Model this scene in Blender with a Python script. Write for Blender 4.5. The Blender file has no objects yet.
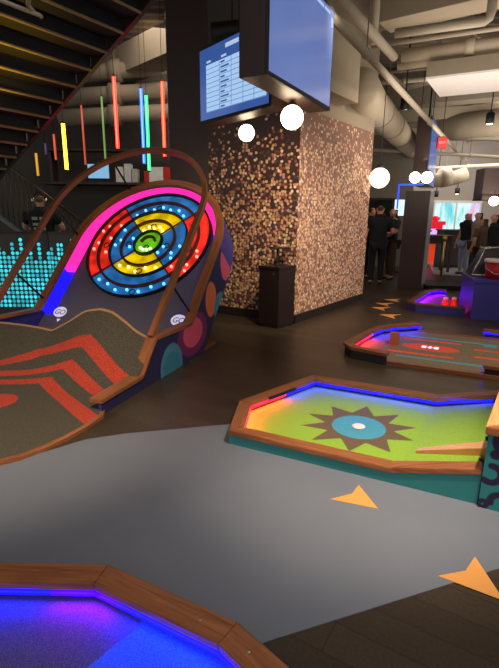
import bpy, bmesh, math, random
import numpy as np
from mathutils import Vector, Matrix, Euler
random.seed(7)
sc = bpy.context.scene
COL = sc.collection
PI = math.pi

# ------------------------------------------------------------------ camera
F_PX, CAM_H, PITCH, ROLL = 463.0, 1.6, math.radians(14.76), math.radians(0.55)
cam_d = bpy.data.cameras.new('camera'); cam = bpy.data.objects.new('camera', cam_d); COL.objects.link(cam)
cam_d.sensor_fit = 'HORIZONTAL'; cam_d.sensor_width = 36.0; cam_d.lens = F_PX * 36.0 / 499.0
cam_d.clip_start = 0.02; cam_d.clip_end = 200
fw = Vector((0, math.cos(PITCH), -math.sin(PITCH))); rt = Vector((1, 0, 0)); up = rt.cross(fw)
c_, s_ = math.cos(ROLL), math.sin(ROLL)
r2 = c_*rt + s_*up; u2 = -s_*rt + c_*up
M = Matrix((r2, u2, -fw)).transposed().to_4x4(); M.translation = (0, 0, CAM_H)
cam.matrix_world = M
sc.camera = cam
sc.view_settings.view_transform = 'Standard'; sc.view_settings.look = 'None'
sc.view_settings.gamma = 1.0; sc.view_settings.exposure = 0.0; sc.view_settings.use_curve_mapping = False

# ------------------------------------------------------------------ materials
def lin(c):
    if isinstance(c, str):
        c = c.lstrip('#'); c = [int(c[i:i+2], 16)/255 for i in (0, 2, 4)]
    return tuple(x/12.92 if x <= .04045 else ((x+.055)/1.055)**2.4 for x in c) + (1.0,)
def newmat(name):
    m = bpy.data.materials.new(name); m.use_nodes = True
    nt = m.node_tree; b = nt.nodes['Principled BSDF']
    return m, nt, b
def N(nt, t, **kw):
    n = nt.nodes.new(t)
    for k, v in kw.items(): setattr(n, k, v)
    return n
def plain(name, col, rough=.6, metal=0., var=.18, scale=14, spec=.4, bump=0.):
    m, nt, b = newmat(name)
    tc = N(nt, 'ShaderNodeTexCoord'); nz = N(nt, 'ShaderNodeTexNoise'); nz.inputs['Scale'].default_value = scale; nz.inputs['Detail'].default_value = 5
    nt.links.new(tc.outputs['Object'], nz.inputs['Vector'])
    mx = N(nt, 'ShaderNodeMix', data_type='RGBA'); c = lin(col)
    mx.inputs['A'].default_value = tuple(x*(1-var) for x in c[:3])+(1,); mx.inputs['B'].default_value = tuple(min(1, x*(1+var)) for x in c[:3])+(1,)
    nt.links.new(nz.outputs['Fac'], mx.inputs['Factor']); nt.links.new(mx.outputs['Result'], b.inputs['Base Color'])
    b.inputs['Roughness'].default_value = rough; b.inputs['Metallic'].default_value = metal; b.inputs['Specular IOR Level'].default_value = spec
    if bump:
        bp = N(nt, 'ShaderNodeBump'); bp.inputs['Strength'].default_value = bump; bp.inputs['Distance'].default_value = .01
        nt.links.new(nz.outputs['Fac'], bp.inputs['Height']); nt.links.new(bp.outputs['Normal'], b.inputs['Normal'])
    return m
def glow(name, col, strength, base='#101010'):
    m, nt, b = newmat(name)
    b.inputs['Base Color'].default_value = lin(base); b.inputs['Emission Color'].default_value = lin(col); b.inputs['Emission Strength'].default_value = strength
    b.inputs['Roughness'].default_value = .4
    return m
def wood(name, c1, c2, rough=.42, scale=1.0, along='U'):
    """grain runs along the uv U axis"""
    m, nt, b = newmat(name)
    tc = N(nt, 'ShaderNodeTexCoord'); mp = N(nt, 'ShaderNodeMapping')
    mp.inputs['Scale'].default_value = (1.6*scale, 26*scale, 1)
    nt.links.new(tc.outputs['UV'], mp.inputs['Vector'])
    n1 = N(nt, 'ShaderNodeTexNoise'); n1.inputs['Scale'].default_value = 1.8; n1.inputs['Detail'].default_value = 6; n1.inputs['Distortion'].default_value = 1.2
    nt.links.new(mp.outputs['Vector'], n1.inputs['Vector'])
    cr = N(nt, 'ShaderNodeValToRGB'); e = cr.color_ramp.elements
    e[0].position = .3; e[0].color = lin(c1); e[1].position = .7; e[1].color = lin(c2)
    nt.links.new(n1.outputs['Fac'], cr.inputs['Fac']); nt.links.new(cr.outputs['Color'], b.inputs['Base Color'])
    b.inputs['Roughness'].default_value = rough
    bp = N(nt, 'ShaderNodeBump'); bp.inputs['Strength'].default_value = .15; bp.inputs['Distance'].default_value = .002
    nt.links.new(n1.outputs['Fac'], bp.inputs['Height']); nt.links.new(bp.outputs['Normal'], b.inputs['Normal'])
    return m
def patterned(name, base, layers, speck=.35, speck_scale=170, rough=.9, fine=.0, edge=.004, emit=None, bump=.3, spec=.3):
    """base colour, then one colour per point attribute 'd0','d1',... where the stored signed distance is negative"""
    m, nt, b = newmat(name)
    tc = N(nt, 'ShaderNodeTexCoord')
    cur = N(nt, 'ShaderNodeRGB'); cur.outputs[0].default_value = lin(base); cur = cur.outputs[0]
    for i, c in enumerate(layers):
        at = N(nt, 'ShaderNodeAttribute'); at.attribute_name = 'd%d' % i
        mr = N(nt, 'ShaderNodeMapRange'); mr.inputs['From Min'].default_value = edge; mr.inputs['From Max'].default_value = -edge
        nt.links.new(at.outputs['Fac'], mr.inputs['Value'])
        mx = N(nt, 'ShaderNodeMix', data_type='RGBA'); nt.links.new(mr.outputs['Result'], mx.inputs['Factor'])
        nt.links.new(cur, mx.inputs['A']); mx.inputs['B'].default_value = lin(c); cur = mx.outputs['Result']
    nz = N(nt, 'ShaderNodeTexNoise'); nz.inputs['Scale'].default_value = speck_scale; nz.inputs['Detail'].default_value = 2
    nt.links.new(tc.outputs['Object'], nz.inputs['Vector'])
    mr = N(nt, 'ShaderNodeMapRange'); mr.inputs['From Min'].default_value = .3; mr.inputs['From Max'].default_value = .7
    mr.inputs['To Min'].default_value = 1-speck; mr.inputs['To Max'].default_value = 1+speck
    nt.links.new(nz.outputs['Fac'], mr.inputs['Value'])
    vm = N(nt, 'ShaderNodeVectorMath', operation='SCALE'); nt.links.new(cur, vm.inputs[0]); nt.links.new(mr.outputs['Result'], vm.inputs['Scale'])
    nt.links.new(vm.outputs['Vector'], b.inputs['Base Color'])
    b.inputs['Roughness'].default_value = rough; b.inputs['Specular IOR Level'].default_value = spec
    if bump:
        bp = N(nt, 'ShaderNodeBump'); bp.inputs['Strength'].default_value = bump; bp.inputs['Distance'].default_value = .004
        nt.links.new(nz.outputs['Fac'], bp.inputs['Height']); nt.links.new(bp.outputs['Normal'], b.inputs['Normal'])
    return m

# ------------------------------------------------------------------ object helpers
def props(o, label=None, cat=None, group=None, kind=None):
    if label: o['label'] = label
    if cat: o['category'] = cat
    if group: o['group'] = group
    if kind: o['kind'] = kind
    return o
def thing(name, label, cat, loc=(0, 0, 0), rotz=0, group=None):
    o = bpy.data.objects.new(name, None); COL.objects.link(o); o.empty_display_size = .1
    o.location = loc; o.rotation_euler = (0, 0, rotz)
    return props(o, label, cat, group)
def link(name, me, mat, parent=None, smooth=False):
    o = bpy.data.objects.new(name, me); COL.objects.link(o)
    for mm in (mat if isinstance(mat, (list, tuple)) else [mat]): me.materials.append(mm)
    if smooth:
        for p in me.polygons: p.use_smooth = True
    if parent: o.parent = parent
    return o
def frombm(name, bm, mat, parent=None, smooth=False, loc=None):
    bmesh.ops.recalc_face_normals(bm, faces=bm.faces)
    me = bpy.data.meshes.new(name); bm.to_mesh(me); bm.free()
    o = link(name, me, mat, parent, smooth)
    if loc: o.location = loc
    return o
def kids(o): return [c for c in bpy.data.objects if c.parent == o]
def copytree(o, loc, rotz=None, label=None, parent=None):
    c = o.copy(); COL.objects.link(c)
    if parent is not None: c.parent = parent
    else: c.location = loc
    if rotz is not None: c.rotation_euler = (0, 0, rotz)
    if label: c['label'] = label
    for k in kids(o): copytree(k, None, parent=c)
    return c
def bm_box(bm, c, size, rot=None, bevel=0.):
    r = bmesh.ops.create_cube(bm, size=1.0)
    vs = r['verts']
    mt = Matrix.Translation(c) @ (rot.to_4x4() if rot is not None else Matrix.Identity(4)) @ Matrix.Diagonal((*size, 1))
    bmesh.ops.transform(bm, matrix=mt, verts=vs)
    if bevel > 0:
        es = list({e for v in vs for e in v.link_edges})
        bmesh.ops.bevel(bm, geom=es, offset=bevel, segments=2, affect='EDGES', profile=.6)
def box(name, c, size, mat, parent=None, rotz=0, bevel=.006, rot=None):
    bm = bmesh.new(); bm_box(bm, (0, 0, 0), size, None, min(bevel, min(size)*.3))
    o = frombm(name, bm, mat, parent); o.location = c
    o.rotation_euler = rot if rot is not None else (0, 0, rotz)
    return o
def bm_tube(bm, pts, r, n=10, cap=True, rb=None):
    pts = [Vector(p) for p in pts]; rings = []
    prev = None
    for i, p in enumerate(pts):
        d = (pts[min(i+1, len(pts)-1)] - pts[max(i-1, 0)]).normalized()
        if prev is None:
            a = d.orthogonal().normalized()
        else:
            a = (prev - d*prev.dot(d)).normalized()
        prev = a; b = d.cross(a)
        rr = r[i] if isinstance(r, (list, tuple)) else r
        rings.append([bm.verts.new(p + a*math.cos(2*PI*k/n)*rr + b*math.sin(2*PI*k/n)*rr) for k in range(n)])
    for A, B in zip(rings, rings[1:]):
        for k in range(n): bm.faces.new((A[k], A[(k+1) % n], B[(k+1) % n], B[k]))
    if cap:
        bm.faces.new(rings[0][::-1]); bm.faces.new(rings[-1])
def tube(name, pts, r, mat, parent=None, n=10):
    bm = bmesh.new(); bm_tube(bm, pts, r, n); return frombm(name, bm, mat, parent, True)
def lathe(name, prof, mat, parent=None, n=24, loc=(0, 0, 0)):
    bm = bmesh.new(); rings = []
    for r, z in prof: rings.append([bm.verts.new((max(r, 1e-4)*math.cos(2*PI*k/n), max(r, 1e-4)*math.sin(2*PI*k/n), z)) for k in range(n)])
    for A, B in zip(rings, rings[1:]):
        for k in range(n): bm.faces.new((A[k], A[(k+1) % n], B[(k+1) % n], B[k]))
    bm.faces.new(rings[0][::-1]); bm.faces.new(rings[-1])
    return frombm(name, bm, mat, parent, True, loc)
def prism(name, poly, z0, z1, mat, parent=None, ztop=None, bevel=0.):
    """vertical prism over an xy polygon; ztop gives one height per corner"""
    bm = bmesh.new(); n = len(poly)
    A = [bm.verts.new((p[0], p[1], z0)) for p in poly]; B = [bm.verts.new((p[0], p[1], ztop[i] if ztop else z1)) for i, p in enumerate(poly)]
    bm.faces.new(A[::-1]); bm.faces.new(B)
    for i in range(n): bm.faces.new((A[i], A[(i+1) % n], B[(i+1) % n], B[i]))
    if bevel: bmesh.ops.bevel(bm, geom=list(bm.edges), offset=bevel, segments=2, affect='EDGES')
    return frombm(name, bm, mat, parent)
def plank(name, quad, z0, z1, mat, parent=None, bevel=.004, lift=(0, 0, 0, 0)):
    """a wood plank over a ground quad a,b (outer edge), c,d (inner edge); uv U runs along a->b; lift adds height per corner"""
    bm = bmesh.new()
    A = [bm.verts.new((p[0], p[1], z0+lift[i])) for i, p in enumerate(quad)]; B = [bm.verts.new((p[0], p[1], z1+lift[i])) for i, p in enumerate(quad)]
    bm.faces.new(A[::-1]); bm.faces.new(B)
    for i in range(4): bm.faces.new((A[i], A[(i+1) % 4], B[(i+1) % 4], B[i]))
    if bevel: bmesh.ops.bevel(bm, geom=list(bm.edges), offset=bevel, segments=2, affect='EDGES')
    uv = bm.loops.layers.uv.new('UVMap')
    d = Vector(quad[1]).to_2d()-Vector(quad[0]).to_2d(); d.normalize(); e = Vector((-d.y, d.x)); off = random.random()*9
    for f in bm.faces:
        for l in f.loops:
            q = l.vert.co.to_2d(); l[uv].uv = (q.dot(d)+off, q.dot(e)+l.vert.co.z+off)
    return frombm(name, bm, mat, parent)
def offset_path(pts, w):
    """mitred offset of an open path to its right side by w"""
    P = [Vector(p).to_2d() for p in pts]; out = []
    for i, p in enumerate(P):
        ns = []
        if i > 0: d = (p-P[i-1]).normalized(); ns.append(Vector((d.y, -d.x)))
        if i < len(P)-1: d = (P[i+1]-p).normalized(); ns.append(Vector((d.y, -d.x)))
        if len(ns) == 2:
            m = (ns[0]+ns[1]).normalized(); out.append(p + m*(w/m.dot(ns[0])))
        else: out.append(p+ns[0]*w)
    return out
def sd_poly(X, Y, poly):
    d = np.full(X.shape, 1e9); ins = np.zeros(X.shape, bool); n = len(poly)
    for i in range(n):
        ax_, ay_ = poly[i]; bx_, by_ = poly[(i+1) % n]
        ex, ey = bx_-ax_, by_-ay_; L2 = ex*ex+ey*ey+1e-12
        t = np.clip(((X-ax_)*ex+(Y-ay_)*ey)/L2, 0, 1)
        d = np.minimum(d, np.hypot(X-ax_-t*ex, Y-ay_-t*ey))
        c = ((ay_ > Y) != (by_ > Y)) & (X < (bx_-ax_)*(Y-ay_)/(by_-ay_+1e-12)+ax_)
        ins ^= c
    return np.where(ins, -d, d)
def sd_circ(X, Y, c, r): return np.hypot(X-c[0], Y-c[1])-r
def field(name, us, vs, pos, mat, parent, attrs=(), keep=None, thick=0.):
    """grid surface u x v -> pos; attrs are signed distance arrays; keep is a signed distance: faces outside are dropped"""
    U_, V_ = np.meshgrid(us, vs, indexing='ij'); P = pos(U_, V_)
    nu, nv = U_.shape; idx = np.arange(nu*nv).reshape(nu, nv)
    q = np.stack([idx[:-1, :-1], idx[1:, :-1], idx[1:, 1:], idx[:-1, 1:]], -1).reshape(-1, 4)
    if keep is not None:
        K = keep(U_, V_).reshape(-1); q = q[(K[q] < 0).any(1)]
    used = np.unique(q); remap = -np.ones(nu*nv, int); remap[used] = np.arange(len(used))
    co = P.reshape(-1, 3)[used]
    me = bpy.data.meshes.new(name); me.from_pydata(co.tolist(), [], remap[q].tolist()); me.update()
    for i, f in enumerate(attrs):
        a = me.attributes.new('d%d' % i, 'FLOAT', 'POINT'); a.data.foreach_set('value', f(U_, V_).reshape(-1)[used].astype(np.float32))
    return link(name, me, mat, parent, True)
def textmesh(name, body, size, mat, parent, matrix, extrude=.001, shear=0., align='CENTER'):
    cu = bpy.data.curves.new('txt', 'FONT'); cu.body = body; cu.size = size; cu.extrude = extrude; cu.align_x = align; cu.align_y = 'CENTER'; cu.shear = shear
    t = bpy.data.objects.new('txt', cu); COL.objects.link(t)
    dg = bpy.context.evaluated_depsgraph_get(); me = bpy.data.meshes.new_from_object(t.evaluated_get(dg))
    bpy.data.objects.remove(t); me.name = name
    me.transform(matrix)
    return link(name, me, mat, parent)
def ray(x, y):
    u = (x-249.5)/F_PX; v = -(y-334.0)/F_PX
    return fw + u*r2 + v*u2
def gz(x, y, z):
    d = ray(x, y); t = (z-CAM_H)/d.z; return Vector((0, 0, CAM_H))+d*t
def gy(x, y, Y):
    d = ray(x, y); return Vector((0, 0, CAM_H))+d*(Y/d.y)

# ------------------------------------------------------------------ shared materials
WOOD = wood('redwood', '#7a4527', '#a9683f')
WOOD_D = wood('redwood_dark', '#5b321d', '#8a5130')
DARK = plain('dark_brown_laminate', '#3b2a28', .45)
BLACK = plain('black_metal', '#141315', .5)
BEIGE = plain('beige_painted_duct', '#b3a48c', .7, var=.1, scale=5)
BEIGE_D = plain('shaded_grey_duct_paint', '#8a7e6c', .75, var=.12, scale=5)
PIPE = plain('painted_pipe', '#b9ab95', .55, var=.08)
WHITE = plain('white_paint', '#d9d4cc', .6, var=.05)
GREYWALL = plain('charcoal_wall', '#4a4540', .8, var=.1, scale=3)
TEAL = plain('teal_laminate', '#2f7d7e', .55, var=.06)
NAVY = plain('indigo_laminate', '#3a3585', .5, var=.06)
CHROME = plain('polished_metal', '#c9c9c9', .25, metal=1., var=.05)
BRASS = plain('brass', '#b99a55', .3, metal=1., var=.05)
LED_BLUE = glow('blue_led', '#0707ff', 9)
LED_VIOLET = glow('violet_led', '#2800ff', 7)
LED_MAG = glow('magenta_led', '#ff1fa0', 5)
LED_RED = glow('red_pink_led', '#ff1438', 4)
GLOBE = glow('globe_lamp', '#ffe6bf', 12); GLOBE_F = glow('far_globe_lamp', '#ffe6bf', 3)
BULB = glow('warm_bulb', '#ffe0b0', 12)

# ------------------------------------------------------------------ floor, inlay, ceiling
def floor_mat():
    m, nt, b = newmat('dark_plank_floor')
    tc = N(nt, 'ShaderNodeTexCoord'); mp = N(nt, 'ShaderNodeMapping'); mp.inputs['Rotation'].default_value = (0, 0, math.radians(32))
    nt.links.new(tc.outputs['Object'], mp.inputs['Vector'])
    br = N(nt, 'ShaderNodeTexBrick'); br.inputs['Scale'].default_value = 1.0; br.inputs['Brick Width'].default_value = 1.2; br.inputs['Row Height'].default_value = .15
    br.inputs['Mortar Size'].default_value = .004; br.inputs['Color1'].default_value = lin('#362b20'); br.inputs['Color2'].default_value = lin('#43362a'); br.inputs['Mortar'].default_value = lin('#30261c')
    nt.links.new(mp.outputs['Vector'], br.inputs['Vector'])
    nz = N(nt, 'ShaderNodeTexNoise'); nz.inputs['Scale'].default_value = 60; nz.inputs['Detail'].default_value = 6
    nt.links.new(mp.outputs['Vector'], nz.inputs['Vector'])
    mr = N(nt, 'ShaderNodeMapRange'); mr.inputs['To Min'].default_value = .6; mr.inputs['To Max'].default_value = 1.45
    nt.links.new(nz.outputs['Fac'], mr.inputs['Value'])
    vm = N(nt, 'ShaderNodeVectorMath', operation='SCALE'); nt.links.new(br.outputs['Color'], vm.inputs[0]); nt.links.new(mr.outputs['Result'], vm.inputs['Scale'])
    nt.links.new(vm.outputs['Vector'], b.inputs['Base Color'])
    b.inputs['Roughness'].default_value = .38; b.inputs['Specular IOR Level'].default_value = .45
    bp = N(nt, 'ShaderNodeBump'); bp.inputs['Strength'].default_value = .2; bp.inputs['Distance'].default_value = .004
    nt.links.new(nz.outputs['Fac'], bp.inputs['Height']); nt.links.new(bp.outputs['Normal'], b.inputs['Normal'])
    return m
fl = box('floor', (3, 8, -.05), (30, 32, .1), floor_mat(), bevel=0); props(fl, kind='structure')
path_poly = [(-4.6, 1.9), (-1.602, 2.669), (-1.178, 3.03), (-.916, 3.128), (-.183, 3.294), (.6, 3.5), (1.9, 3.0), (1.9, 2.075), (1.25, 1.84), (.703, 1.645), (.09, 1.426), (-1.2, .86), (-4.6, -.4)]
PATH = plain('slate_blue_floor_inlay', '#72757f', .42, var=.09, scale=3, spec=.4)
pth = prism('trim_1', path_poly, .0, .004, PATH); props(pth, kind='structure')
CEIL = plain('dark_exposed_ceiling', '#6d6255', .9, var=.2, scale=2)
bm = bmesh.new(); prof_ = []; yy = 3.0
while yy < 23: prof_ += [(yy, 5.06), (yy+.06, 4.98), (yy+.16, 4.98), (yy+.22, 5.06)]; yy += .3
lo_ = [[bm.verts.new((x, y, z)) for y, z in prof_] for x in (-9, 15)]; hi_ = [[bm.verts.new((x, y, 5.15)) for y in (3.0, yy)] for x in (-9, 15)]
for i in range(len(prof_)-1): bm.faces.new((lo_[0][i], lo_[0][i+1], lo_[1][i+1], lo_[1][i]))
bm.faces.new((hi_[0][0], hi_[0][1], hi_[1][1], hi_[1][0]))
bm.transform(Matrix.Identity(4))
ce = frombm('ceiling', bm, CEIL); props(ce, kind='structure')

G1 = Vector((.53, .848, 0)); G2 = Vector((.848, -.53, 0)); AG = math.atan2(-.53, .848)   # building grid

# arrows on the floor
ORANGE = plain('orange_arrow_vinyl', '#e39a4e', .6, var=.04)
def arrow(poly, label, grp=None):
    o = prism('floor_arrow', poly, .004, .0065, ORANGE); props(o, label, 'arrow', grp); return o
arrow([(.473, 2.337), (.726, 2.253), (.671, 2.486), (.612, 2.393)], 'orange floor arrow on the grey inlay just before the teal side of the sunburst hole', 'arrows on the floor')
arrow([(.868, 1.761), (1.098, 1.623), (1.096, 1.887), (1.01, 1.794)], 'large orange floor arrow nearest the viewer, on the edge of grey inlay and dark planks', 'arrows on the floor')
for i, (p, lab) in enumerate(zip([(399, 300.5), (390, 304.6), (386.5, 309), (396.5, 316.5)],
        ['farthest of the small arrows on dark planks left of the violet hole', 'second farthest small arrow on dark planks left of the violet hole',
         'third small arrow from the violet hole, leftmost on the dark planks', 'small floor arrow closest behind the curb of the red oval hole'])):
    c = gz(p[0], p[1], 0); k = 1.35
    arr = [(-.02, -.14), (.2, .0), (-.02, .14), (.04, 0)]
    an = 2.6 if i else 2.8
    poly = [(c.x+k*(x*math.cos(an)-y*math.sin(an)), c.y+k*(x*math.sin(an)+y*math.cos(an))) for x, y in arr]
    o = prism('floor_arrow', poly, .0, .003, ORANGE); props(o, lab, 'arrow', 'arrows on the floor')

# ------------------------------------------------------------------ mosaic wall block
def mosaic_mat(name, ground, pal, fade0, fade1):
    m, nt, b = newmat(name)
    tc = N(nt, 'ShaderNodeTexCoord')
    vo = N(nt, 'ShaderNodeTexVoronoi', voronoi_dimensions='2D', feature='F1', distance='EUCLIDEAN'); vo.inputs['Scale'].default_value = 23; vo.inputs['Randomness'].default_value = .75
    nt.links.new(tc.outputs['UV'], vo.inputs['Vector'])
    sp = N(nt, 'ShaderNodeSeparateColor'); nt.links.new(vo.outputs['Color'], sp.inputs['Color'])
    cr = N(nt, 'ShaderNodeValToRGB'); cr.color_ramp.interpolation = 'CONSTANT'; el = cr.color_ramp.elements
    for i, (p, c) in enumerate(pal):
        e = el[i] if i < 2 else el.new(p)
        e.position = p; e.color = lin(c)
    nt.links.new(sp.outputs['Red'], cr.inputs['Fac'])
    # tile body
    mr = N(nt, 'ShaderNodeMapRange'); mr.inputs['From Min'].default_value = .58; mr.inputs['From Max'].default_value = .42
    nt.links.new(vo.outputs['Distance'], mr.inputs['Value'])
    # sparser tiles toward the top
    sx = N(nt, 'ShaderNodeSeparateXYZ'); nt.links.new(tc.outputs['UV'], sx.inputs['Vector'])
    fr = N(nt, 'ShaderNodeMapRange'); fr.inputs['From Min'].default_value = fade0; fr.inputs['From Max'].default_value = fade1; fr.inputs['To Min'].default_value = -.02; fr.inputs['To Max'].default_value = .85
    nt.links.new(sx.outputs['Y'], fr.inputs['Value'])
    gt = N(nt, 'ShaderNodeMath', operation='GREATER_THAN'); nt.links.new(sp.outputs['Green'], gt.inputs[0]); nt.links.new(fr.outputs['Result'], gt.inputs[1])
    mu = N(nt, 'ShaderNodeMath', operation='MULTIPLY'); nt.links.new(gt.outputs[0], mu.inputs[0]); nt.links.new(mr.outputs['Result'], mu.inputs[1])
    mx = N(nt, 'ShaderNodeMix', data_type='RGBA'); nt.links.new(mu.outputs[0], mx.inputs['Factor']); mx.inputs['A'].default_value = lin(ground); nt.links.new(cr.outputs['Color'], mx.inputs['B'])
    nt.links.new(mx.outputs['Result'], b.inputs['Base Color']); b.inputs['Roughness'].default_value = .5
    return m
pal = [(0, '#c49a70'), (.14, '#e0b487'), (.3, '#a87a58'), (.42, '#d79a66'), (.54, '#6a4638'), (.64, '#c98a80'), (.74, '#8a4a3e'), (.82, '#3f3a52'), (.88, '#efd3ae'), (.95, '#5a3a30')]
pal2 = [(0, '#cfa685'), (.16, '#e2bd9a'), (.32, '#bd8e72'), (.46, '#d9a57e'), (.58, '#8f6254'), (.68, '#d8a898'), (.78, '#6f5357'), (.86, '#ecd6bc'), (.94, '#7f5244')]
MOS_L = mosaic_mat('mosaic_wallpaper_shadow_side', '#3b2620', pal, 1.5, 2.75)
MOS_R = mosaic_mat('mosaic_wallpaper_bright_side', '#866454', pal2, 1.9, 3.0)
cA = Vector((.661, 6.705, 0)); cR = Vector((2.136, 8.694, 0)); cL = Vector((-.9, 7.653, 0))
dR = (cR-cA).normalized(); dL = (cL-cA).normalized()
def wall_strip(name, a, b, z0, z1, mat, back, uvo=0):
    """a thick wall slab from a to b, its front face through the a-b line, thickness toward back"""
    bm = bmesh.new(); d = (b-a); L = d.length; uv = bm.loops.layers.uv.new('UVMap')
    P = [a, b, b+back, a+back]
    A = [bm.verts.new((p.x, p.y, z0)) for p in P]; B = [bm.verts.new((p.x, p.y, z1)) for p in P]
    fs = [bm.faces.new(A[::-1]), bm.faces.new(B)]+[bm.faces.new((A[i], A[(i+1) % 4], B[(i+1) % 4], B[i])) for i in range(4)]
    dn = d.normalized()
    for f in bm.faces:
        for l in f.loops:
            q = l.vert.co; l[uv].uv = ((Vector((q.x, q.y, 0))-a).dot(dn)+uvo, q.z)
    o = frombm(name, bm, mat); props(o, kind='structure'); return o
backR = Vector((-dR.y, dR.x, 0))*.25; backL = Vector((dR.x, dR.y, 0))*.25
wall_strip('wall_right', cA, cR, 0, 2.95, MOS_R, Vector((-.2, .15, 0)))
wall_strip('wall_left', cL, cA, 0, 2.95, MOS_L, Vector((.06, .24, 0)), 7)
UPW = plain('upper_wall_paint', '#a0917b', .8, var=.06)
wall_strip('wall_upper', cA+Vector((0, .03, 0)), cR, 2.95, 5.0, UPW, Vector((-.2, .15, 0)))
wall_strip('wall_upper_left', cL, cA+Vector((0, .03, 0)), 2.95, 5.0, GREYWALL, Vector((.06, .24, 0)))
BASEB = plain('dark_baseboard', '#241b18', .5)
def baseboard(name, a, b, outw, h=.13, t=.02):
    wall_strip(name, a+outw*t, b+outw*t, 0, h, BASEB, -outw*t*.98)
nR = Vector((dR.y, -dR.x, 0)); nL = Vector((-dL.y, dL.x, 0))
if nL.y > 0: nL = -nL
baseboard('baseboard_right', cA, cR, nR); baseboard('baseboard_left', cL, cA, nL)

# dark structural column behind the target
props(box('column', (-.915, 7.75, 2.5), (.66, .5, 5.0), DARK, bevel=.02), kind='structure')

# ------------------------------------------------------------------ pedestal kiosk in front of the mosaic corner
kp = [Vector((.122, 6.534, 0)), Vector((.40, 6.36, 0)), Vector((.648, 6.60, 0)), Vector((.36, 6.80, 0))]
kc = sum(kp, Vector())/4
kio = thing('pedestal_cabinet', 'dark brown square pedestal cabinet with small flat stand on top, at the mosaic wall corner', 'cabinet', kc)
KD = plain('espresso_wood', '#251815', .4)
def rel(ps, k=1.): return [((p.x-kc.x)*k, (p.y-kc.y)*k) for p in ps]
prism('cabinet_body', rel(kp, .97), .05, .84, KD, kio); prism('plinth', rel(kp, .9), 0, .05, BLACK, kio); prism('top_slab', rel(kp, 1.06), .84, .875, KD, kio, bevel=.004)
lathe('post', [(.05, .875), (.05, .885), (.014, .89), (.014, 1.11)], BLACK, kio, 12)
box('tray', (0.03, 0, 1.12), (.26, .2, .02), BLACK, kio, rotz=.3)
box('lock_plate', (-.06, -.165, .77), (.025, .008, .04), CHROME, kio, rotz=AG)

# ------------------------------------------------------------------ the tilted target hole
TH = math.radians(46); HO = (-1.164, 3.593, 0); HROT = math.radians(-20)
hole = thing('target_golf_hole', 'mini golf hole with humped red chevron ramp and tilted round light-up target', 'golf hole', HO, HROT)
S0, Z0, LC, HW, UC = 1.44, .41, -1.06, 1.085, 1.13
def P3(l, u, h=0.):
    return Vector((l, S0+u*math.cos(TH)-h*math.sin(TH), Z0+u*math.sin(TH)+h*math.cos(TH)))
El = np.array([-2.2, -1.62, -1.38, -1.223, -.977, -.778, -.595, -.455, -.312, -.204, -.094, .05])
Ez = np.array([.40, .404, .394, .377, .506, .627, .662, .643, .555, .476, .427, .40])
lsm = np.linspace(-2.2, .05, 120); esm = np.interp(lsm, El, Ez)
kern = np.hanning(9); kern /= kern.sum(); esm = np.convolve(np.pad(esm, 4, mode='edge'), kern, 'valid')
def hfield(l, s):
    t = np.clip(s/.72, 0, 1); return .03+(np.interp(l, lsm, esm)-.03)*t**2.2
CARPET = patterned('charcoal_turf', '#4f483c', ['#b8412f'], speck=.55, speck_scale=130, rough=.95)
chev = [[(-.628, .589), (-.067, .401), (.2, .30), (.2, .17), (-.099, .268), (-.67, .51), (-1.17, .476), (-1.531, .31), (-2.2, .0), (-2.2, .07), (-1.594, .372), (-1.245, .555)],
        [(-.719, .421), (-.115, .169), (.1, .08), (.1, -.04), (-.121, .045), (-.774, .336), (-1.383, .169), (-2.1, -.03), (-2.1, .06), (-1.458, .239)],
        [(-.833, .245), (-.017, -.177), (.1, -.24), (.1, -.40), (-.007, -.349), (-.887, .145), (-1.227, .024), (-1.9, -.2), (-1.9, -.11), (-1.32, .11)]]
def chev_d(X, Y):
    d = sd_circ(X, Y, (-.935, -.285), .165)
    for c in chev: d = np.minimum(d, sd_poly(X, Y, c))
    return d
front = [(-.0, .72), (.0, -.14), (.045, -.2), (.058, -.40), (.04, -.60), (.0, -.77), (-.05, -.905), (-.12, -1.0), (-.3, -1.12), (-.6, -1.22), (-1.1, -1.26), (-1.7, -1.15), (-2.1, -.9), (-2.1, .72)]
field('turf_ramp', np.linspace(-2.12, .08, 150), np.linspace(-1.3, .72, 160), lambda U, V: np.stack([U, V, hfield(U, V)], -1), CARPET, hole, [chev_d], keep=lambda U, V: sd_poly(U, V, front))
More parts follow.
